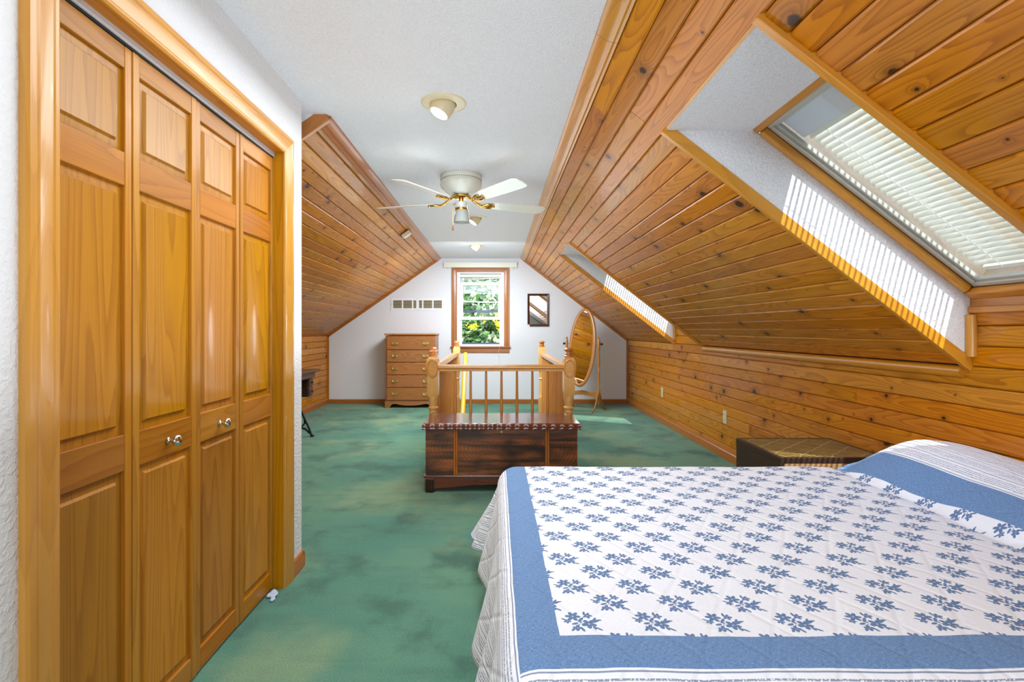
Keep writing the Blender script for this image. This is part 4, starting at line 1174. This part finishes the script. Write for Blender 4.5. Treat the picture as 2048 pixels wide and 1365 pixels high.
def iron_end(y):
    b = MB()
    T = lambda pts: [(p[0], y, p[1]) for p in pts]
    b.tube(T([(-0.16, 0.655), (0.16, 0.655)]), 0.013, 8)
    for s in (-1, 1):
        b.tube(T([(s * 0.07, 0.655), (s * 0.085, 0.50), (s * 0.13, 0.36), (s * 0.19, 0.22), (s * 0.245, 0.10), (s * 0.275, 0.02), (s * 0.285, 0.0)]), [0.017, 0.015, 0.013, 0.012, 0.012, 0.014, 0.02], 8)
        b.tube(T([(s * 0.125, 0.37), (s * 0.10, 0.30), (s * 0.03, 0.265), (0, 0.26)]), 0.010, 7)
        b.tube(T([(s * 0.02, 0.265), (s * 0.075, 0.22), (s * 0.10, 0.14), (s * 0.115, 0.10)]), 0.009, 7)
        b.tube(T([(s * 0.195, 0.20), (s * 0.20, 0.15), (s * 0.16, 0.105), (s * 0.115, 0.10)]), 0.009, 7)
        b.tube(T([(0, 0.05), (s * 0.07, 0.085), (s * 0.14, 0.105), (s * 0.21, 0.085), (s * 0.255, 0.04)]), 0.011, 7)
        b.tube(T([(s * 0.03, 0.265), (s * 0.05, 0.17), (s * 0.0, 0.11), (s * -0.05, 0.08)]), 0.008, 7)
        b.ball((s * 0.285, y, 0.012), 0.022, 0.02, 0.012, 10, 6)
    b.tube(T([(0, 0.26), (0, 0.655)]), 0.012, 7)
    for k in range(16):
        pass
    wh = [(0.115 * math.cos(2 * math.pi * k / 24), y + (0.0), 0.40 + 0.115 * math.sin(2 * math.pi * k / 24)) for k in range(24)]
    return b, wh
for y in (-0.36, 0.36):
    b, wh = iron_end(y); b.build('iron_leg_frame', M_iron, se, smooth=60)
wh = [(-0.02 + 0.155 * math.cos(2 * math.pi * k / 28), 0.325, 0.36 + 0.155 * math.sin(2 * math.pi * k / 28)) for k in range(28)]
b = MB(); b.tube(wh, 0.012, 8, closed=True)
for k in range(6): b.tube([(-0.02, 0.325, 0.36), wh[int(k * 28 / 6)]], 0.007, 6)
b.tube([(-0.02, 0.30, 0.36), (-0.02, 0.36, 0.36)], 0.018, 8)
b.build('drive_wheel', M_iron, se, smooth=60)
b = MB()
for k in range(7): b.box(-0.13 + k * 0.04, -0.115 + k * 0.04, -0.20, 0.20, 0.085, 0.10)
b.box(-0.13, 0.125, -0.20, -0.18, 0.08, 0.105); b.box(-0.13, 0.125, 0.18, 0.20, 0.08, 0.105); b.tube([(0, -0.36, 0.095), (0, 0.36, 0.095)], 0.010, 8)
b.build('treadle', M_iron, se)
b = MB(); b.tube([(0.0, -0.36, 0.17), (0.0, 0.36, 0.17)], 0.011, 8); b.build('cross_brace', M_iron, se)

# ------------------------------------------------------------------ nightstand
def cane_mat():
    m, t, b = mat('lattice_top')
    o = t.n('TexCoord').outputs['Object']
    x, y, z = t.sep(o)
    wob = t.m('MULTIPLY', t.m('SINE', t.m('MULTIPLY', x, 70.0)), 0.004)
    u = t.m('ADD', t.m('DIVIDE', x, 0.17), t.m('DIVIDE', t.m('ADD', y, wob), 0.15))
    w = t.m('SUBTRACT', t.m('DIVIDE', x, 0.17), t.m('DIVIDE', t.m('ADD', y, wob), 0.15))
    def ln(v):
        f = t.m('ABSOLUTE', t.m('SUBTRACT', t.m('FRACT', v), 0.5))
        return t.m('SUBTRACT', 1.0, t.step(f, 0.0, 0.055))
    L = t.m('MAXIMUM', ln(u), ln(w))
    n = t.noise(t.xyz(t.m('MULTIPLY', x, 20.0), t.m('MULTIPLY', y, 90.0), z), 1.0, 4.0, 0.6)
    c = t.mix(t.step(n, 0.35, 0.65), lin(106, 84, 44), lin(146, 124, 62))
    c = t.mix(t.m('MULTIPLY', L, 0.75), c, lin(178, 168, 140))
    t.put(b.inputs['Base Color'], c)
    b.inputs['Roughness'].default_value = 0.4
    t.put(b.inputs['Normal'], t.bump(L, 0.5, 0.004))
    return m
M_cane = cane_mat()
ns_ = thing('nightstand', 'dark wooden nightstand with lattice-patterned top beside the bed', 'nightstand', (1.505, 2.655, 0))
NW, ND, NH = 0.585, 0.487, 0.514
MB().box(0.02, NW - 0.02, 0.02, ND - 0.0, NH - 0.012, NH).build('inset_top', M_cane, ns_, smooth=0)
b = MB(); b.box(0, 0.022, 0, ND, NH - 0.03, NH + 0.001); b.box(NW - 0.022, NW, 0, ND, NH - 0.03, NH + 0.001); b.box(0.022, NW - 0.022, 0, 0.02, NH - 0.03, NH + 0.001); b.box(0.022, NW - 0.022, ND - 0.02, ND, NH - 0.03, NH + 0.001)
b.build('top_rim', M_dark, ns_, bevel=0.002)
def arch_side(depth, h):
    pts = [(0, 0), (0.06, 0), (0.06, 0.24)]
    n = 14; c = depth / 2; r = depth / 2 - 0.06
    pts += [(c - r * math.cos(math.pi * k / n), 0.24 + 0.13 * math.sin(math.pi * k / n)) for k in range(1, n)]
    pts += [(depth - 0.06, 0.24), (depth - 0.06, 0), (depth, 0), (depth, h), (0, h)]
    return pts
sd = arch_side(ND, NH - 0.03)
b = MB(); b.prism(sd, 0.002, 0.024, 'x'); b.build('side_panel', M_dark, ns_)
b = MB(); b.prism(sd, NW - 0.024, NW - 0.002, 'x'); b.build('side_panel', M_dark, ns_)
MB().box(0.024, NW - 0.024, 0.002, 0.022, NH - 0.10, NH - 0.03).build('front_apron', wood('nightstand_sunlit_front', lin(176, 136, 92), lin(128, 92, 56), 0, vary=0.1), ns_, bevel=0.002)  # paler than the dark case: sunlight on this face put into its colour
MB().box(0.024, NW - 0.024, ND - 0.022, ND - 0.002, NH - 0.10, NH - 0.03).build('back_apron', M_dark, ns_, bevel=0.002)
MB().box(0.024, NW - 0.024, 0.03, ND - 0.03, 0.12, 0.14).build('shelf', M_dark, ns_, bevel=0.002)

# ------------------------------------------------------------------ bed and quilt
BX0, BX1, BY0, BY1, BZ = 0.090, 2.085, 0.985, 2.33, 0.552
bed = thing('bed', 'bed with mattress and box spring hidden under the blue quilt', 'bed')
MB().box(BX0 + 0.02, BX1, BY0 + 0.02, BY1 - 0.02, 0.33, 0.538).build('mattress', M_white, bed, bevel=0.04, seg=4)
MB().box(BX0 + 0.025, BX1, BY0 + 0.025, BY1 - 0.025, 0.12, 0.33).build('box_spring', M_cream, bed, bevel=0.02)
for x in (BX0 + 0.08, BX1 - 0.08):
    for y in (BY0 + 0.08, BY1 - 0.08): MB().box(x - 0.03, x + 0.03, y - 0.03, y + 0.03, 0, 0.12).build('leg', M_dark, bed)

def motif_group():
    g = bpy.data.node_groups.new('sprig', 'ShaderNodeTree')
    g.interface.new_socket('P', in_out='INPUT', socket_type='NodeSocketVector')
    g.interface.new_socket('Mask', in_out='OUTPUT', socket_type='NodeSocketFloat')
    t = NT(g)
    gi = g.nodes.new('NodeGroupInput'); go = g.nodes.new('NodeGroupOutput')
    sc = t.n('VectorMath', operation='SCALE'); t.put(sc.inputs[0], gi.outputs[0]); sc.inputs['Scale'].default_value = 1.2
    P = sc.outputs[0]
    acc = None
    def acc_max(v):
        nonlocal acc
        acc = v if acc is None else t.m('MAXIMUM', acc, v)
    def flower(x, y, r, k, ph, pinch=0.55):
        q = t.vm('SUBTRACT', P, (x, y, 0))
        sx, sy, sz = t.sep(q)
        a = t.m('ARCTAN2', sy, sx)
        d = t.vm('LENGTH', q)
        lim = t.m('MULTIPLY_ADD', t.m('ABSOLUTE', t.m('COSINE', t.m('MULTIPLY_ADD', a, k / 2.0, ph))), r * pinch, r * (1 - pinch))
        v = t.step(t.m('SUBTRACT', lim, d), -0.0006, 0.0006)
        hole = t.step(d, r * 0.10, r * 0.16)
        acc_max(t.m('MULTIPLY', v, t.m('MULTIPLY_ADD', hole, 0.6, 0.4)))
    def leaf(x, y, a, l, w):
        mp = t.n('Mapping', vector_type='TEXTURE')
        mp.inputs['Location'].default_value = (x, y, 0)
        mp.inputs['Rotation'].default_value = (0, 0, a)
        mp.inputs['Scale'].default_value = (l, w, 1)
        t.put(mp.inputs['Vector'], P)
        d = t.vm('LENGTH', mp.outputs[0])
        acc_max(t.m('SUBTRACT', 1.0, t.step(d, 0.86, 1.06)))
    flower(-0.020, 0.022, 0.021, 6, 0.4)
    flower(0.018, -0.013, 0.0205, 5, 0.9)
    flower(0.019, 0.024, 0.0135, 5, 0.2)
    flower(-0.037, 0.002, 0.011, 5, 0.7)
    flower(-0.014, -0.029, 0.0135, 4, 0.3)
    for l in ((0.037, -0.002, 0.5, 0.013, 0.0042), (0.043, 0.003, 0.15, 0.012, 0.0036), (0.035, 0.007, 1.0, 0.010, 0.0036), (0.040, -0.034, -0.7, 0.012, 0.0034),
              (0.030, -0.030, -1.3, 0.009, 0.004), (-0.045, 0.010, 2.5, 0.009, 0.0028), (-0.026, -0.036, -2.3, 0.008, 0.004), (-0.001, -0.038, -1.2, 0.008, 0.0038),
              (-0.018, -0.010, 0.3, 0.010, 0.0044), (0.000, 0.008, 0.9, 0.011, 0.0042), (0.012, 0.036, 1.4, 0.007, 0.0034), (-0.005, -0.002, 2.4, 0.008, 0.003)):
        leaf(*l)
    for s in ((0.0, 0.003, -0.55, 0.036, 0.0007), (0.004, -0.010, 0.35, 0.036, 0.0007), (-0.008, -0.016, 1.1, 0.020, 0.0006)):
        leaf(*s)
    t.put(go.inputs[0], acc)
    return g
SPRIG = motif_group()

# quilt coordinates: a runs from the foot hem to the head end, b from the near hem to the far hem (metres)
FA, HA = 0.133, 1.602           # flowered field
FB0, FB1 = 1.050, 2.47
def quilt_mat():
    m, t, b = mat('quilt_print')
    uv = t.n('UVMap', uv_map='quilt').outputs[0]
    a, c, z = t.sep(uv)
    obj = t.n('TexCoord').outputs['Object']
    px, py = 0.157, 0.151
    masks = []
    for ox, oy in ((0.0, 0.0), (0.5, 0.5)):
        fx = t.m('SUBTRACT', t.m('FRACT', t.m('ADD', t.m('DIVIDE', t.m('SUBTRACT', a, 0.187 - px / 2), px), ox)), 0.5)
        fy = t.m('SUBTRACT', t.m('FRACT', t.m('ADD', t.m('DIVIDE', t.m('SUBTRACT', c, 1.101 - py / 2), py), oy)), 0.5)
        g = t.n('Group'); g.node_tree = SPRIG
        t.put(g.inputs[0], t.xyz(t.m('MULTIPLY', fx, px), t.m('MULTIPLY', fy, py)))
        masks.append(g.outputs[0])
    mask = t.m('MAXIMUM', *masks)
    weave = t.noise(t.xyz(t.m('MULTIPLY', a, 900.0), t.m('MULTIPLY', c, 120.0), 0), 1.0, 2.0, 0.7)
    weave2 = t.noise(t.xyz(t.m('MULTIPLY', a, 120.0), t.m('MULTIPLY', c, 900.0), 0), 1.0, 2.0, 0.7)
    wv = t.m('MULTIPLY', t.m('ADD', weave, weave2), 0.5)
    white = t.mix(t.step(wv, 0.3, 0.7), lin(228, 232, 242), lin(246, 248, 254))
    print_c = t.mix(t.noise(uv, 160.0, 2.0), lin(34, 80, 136), lin(82, 126, 174))
    field = t.mix(t.m('MULTIPLY', mask, 0.9), white, print_c)
    cham = t.mix(t.step(wv, 0.36, 0.64), lin(76, 116, 166), lin(132, 162, 202))
    def stripes(v):
        n = t.noise(t.xyz(t.m('MULTIPLY', a, 260.0), t.m('MULTIPLY', c, 260.0), 0), 1.0, 1.0)
        f1 = t.m('FRACT', t.m('DIVIDE', v, 0.0095))
        l1 = t.m('MULTIPLY', t.m('LESS_THAN', f1, 0.42), t.m('GREATER_THAN', n, 0.43))
        grp = t.m('FRACT', t.m('DIVIDE', v, 0.060))
        on = t.m('MULTIPLY', t.m('GREATER_THAN', grp, 0.30), t.m('LESS_THAN', grp, 0.92))
        f2 = t.m('FRACT', t.m('DIVIDE', v, 0.060))
        edge = t.m('MULTIPLY', t.m('GREATER_THAN', f2, 0.08), t.m('LESS_THAN', f2, 0.14))
        s = t.m('MAXIMUM', t.m('MULTIPLY', l1, on), edge)
        return t.mix(t.m('MULTIPLY', s, 0.8), lin(242, 244, 250), t.mix(n, lin(66, 84, 128), lin(120, 138, 176)))
    gt = lambda v, k: t.m('GREATER_THAN', v, k)
    lt = lambda v, k: t.m('LESS_THAN', v, k)
    wob = t.m('MULTIPLY', t.m('SUBTRACT', t.noise(uv, 6.0, 2.0), 0.5), 0.008)
    aa = t.m('ADD', a, wob); cc_ = t.m('ADD', c, wob)
    col = field
    # blue bands
    band = t.m('MAXIMUM', t.m('MAXIMUM', lt(aa, FA), gt(aa, HA)), t.m('MAXIMUM', lt(cc_, FB0), gt(cc_, FB1)))
    col = t.mix(band, col, cham)
    # stripes outside the bands
    A0, A1, B0, B1 = FA - 0.092, HA + 0.108, FB0 - 0.094, FB1 + 0.1
    col = t.mix(lt(cc_, B0), col, stripes(t.m('SUBTRACT', B0, cc_)))
    col = t.mix(lt(aa, A0), col, stripes(t.m('SUBTRACT', A0, aa)))
    col = t.mix(gt(aa, A1), col, stripes(t.m('SUBTRACT', aa, A1)))
    col = t.mix(gt(cc_, B1), col, stripes(t.m('SUBTRACT', cc_, B1)))
    t.put(b.inputs['Base Color'], col)
    b.inputs['Roughness'].default_value = 0.9
    b.inputs['Specular IOR Level'].default_value = 0.15
    b.inputs['Sheen Weight'].default_value = 0.08
    # quilting: diagonal stitched lines and puckers
    d1 = t.m('ABSOLUTE', t.m('SUBTRACT', t.m('FRACT', t.m('DIVIDE', t.m('ADD', a, t.m('MULTIPLY', c, 0.62)), 0.135)), 0.5))
    d2 = t.m('ABSOLUTE', t.m('SUBTRACT', t.m('FRACT', t.m('DIVIDE', t.m('SUBTRACT', a, t.m('MULTIPLY', c, 0.62)), 0.135)), 0.5))
    q = t.m('MINIMUM', t.step(d1, 0.0, 0.10), t.step(d2, 0.0, 0.10))
    puck = t.noise(t.xyz(t.m('MULTIPLY', a, 34.0), t.m('MULTIPLY', c, 22.0), 0), 1.0, 3.0, 0.6)
    hgt = t.m('ADD', t.m('MULTIPLY', q, 0.9), t.m('ADD', t.m('MULTIPLY', puck, 0.9), t.m('MULTIPLY', wv, 0.15)))
    t.put(b.inputs['Normal'], t.bump(hgt, 0.4, 0.005))
    return m
M_quilt = quilt_mat()

def quilt():
    a0, a1, b0, b1 = BX0 - 0.46, 2.10, BY0 - 0.44, BY1 + 0.44
    da = 0.016
    na = int((a1 - a0) / da); nb = int((b1 - b0) / da)
    r = 0.085
    rng = random.Random(11)
    from mathutils import noise as mn
    def head(a, b):
        """Height added by the pillow and the tuck in front of it."""
        e = 1.585 + 0.02 * math.sin(b * 3.1) + 0.01 * math.sin(b * 11)
        far = 1.0 - max(0.0, min(1.0, (b - 2.20) / 0.14)) ** 2
        x = (a - e) / 0.30
        if x <= 0: 
            g = (a - e) / 0.035
            return -0.010 * math.exp(-g * g) 
        if x < 1: h = math.sin(x * math.pi / 2) ** 0.8
        else: h = 1 - 0.30 * (min(x - 1, 0.8) / 0.8) ** 2
        return 0.152 * (0.74 + 0.26 * max(0.0, min(1.0, (b - 1.5) / 0.65))) * h * (0.25 + 0.75 * far) * (1.0 + 0.06 * math.sin(b * 4.0)) - 0.010 * math.exp(-((a - e) / 0.035) ** 2)
    vs = []; uvs = []
    for i in range(na + 1):
        a = a0 + (a1 - a0) * i / na
        for j in range(nb + 1):
            b = b0 + (b1 - b0) * j / nb
            ox = min(0.0, a - BX0)
            oy = (b - BY0) if b < BY0 else ((b - BY1) if b > BY1 else 0.0)
            d = math.hypot(ox, oy)
            cx = max(a, BX0); cy = min(max(b, BY0), BY1)
            if d > 1e-6:
                ux, uy = ox / d, oy / d
                corner = 2 * abs(ux * uy)
                dm = 0.46 + 0.04 * corner
                if d > dm: d = dm + 0.0 * (d - dm)
                if d < r * math.pi / 2:
                    th = d / r; h = r * math.sin(th); z = -r * (1 - math.cos(th))
                else:
                    e = d - r * math.pi / 2
                    fl_ = 0.20 + 0.42 * corner
                    ph = (cx * 1.0 + cy * 1.0)
                    rip = 0.030 * e / 0.4 * math.sin(cy * 19 + math.sin(cy * 5) * 2) if abs(ux) > abs(uy) else 0.024 * e / 0.4 * math.sin(cx * 17)
                    fl_ += 0.0
                    h = r + e * math.sin(math.atan(fl_)) + rip * (1 - corner)
                    if corner > 0.05: h += 0.05 * e / 0.4 * math.sin(math.atan2(abs(uy), abs(ux)) * 9.0) * corner
                    z = -r - e * math.cos(math.atan(fl_))
                x = cx + ux * h; y = cy + uy * h
            else:
                x, y, z = a, b, 0.0
                ee = min(a - BX0, b - BY0, BY1 - b)
            puff = 0.004 * mn.noise(Vector((a * 3.2, b * 3.2, 0))) + 0.0022 * mn.noise(Vector((a * 11, b * 9, 3)))
            zz_ = BZ + z + (puff if d < 0.06 else 0.0)
            side = head(a, cy)
            if d > 1e-6 and a > 1.5: side *= max(0.0, 1 - d / 0.20)
            zz_ += side
            vs.append((x, y, max(zz_, 0.014))); uvs.append((a, b))
    fs = []
    for i in range(na):
        for j in range(nb):
            p = i * (nb + 1) + j
            fs.append((p, p + nb + 1, p + nb + 2, p + 1))
    me = bpy.data.meshes.new('quilt'); me.from_pydata(vs, [], fs)
    ul = me.uv_layers.new(name='quilt')
    idx = np.empty(len(me.loops), dtype=np.int32); me.loops.foreach_get('vertex_index', idx)
    ul.data.foreach_set('uv', np.array(uvs, dtype=np.float32)[idx].ravel())
    me.polygons.foreach_set('use_smooth', [True] * len(me.polygons))
    me.materials.append(M_quilt); me.materials.append(plain('quilt_backing', lin(92, 142, 206), 0.9, noise=0.1))
    me.materials.append(plain('quilt_binding', lin(92, 142, 206), 0.9, noise=0.1))
    o = bpy.data.objects.new('quilt', me); COL.objects.link(o)
    s = o.modifiers.new('thickness', 'SOLIDIFY'); s.thickness = 0.010; s.offset = -1
    s.material_offset = 1; s.material_offset_rim = 2
    tag(o, 'blue and white quilt with flower sprigs, blue borders and striped edges', 'quilt')
    return o
QUILT = quilt()
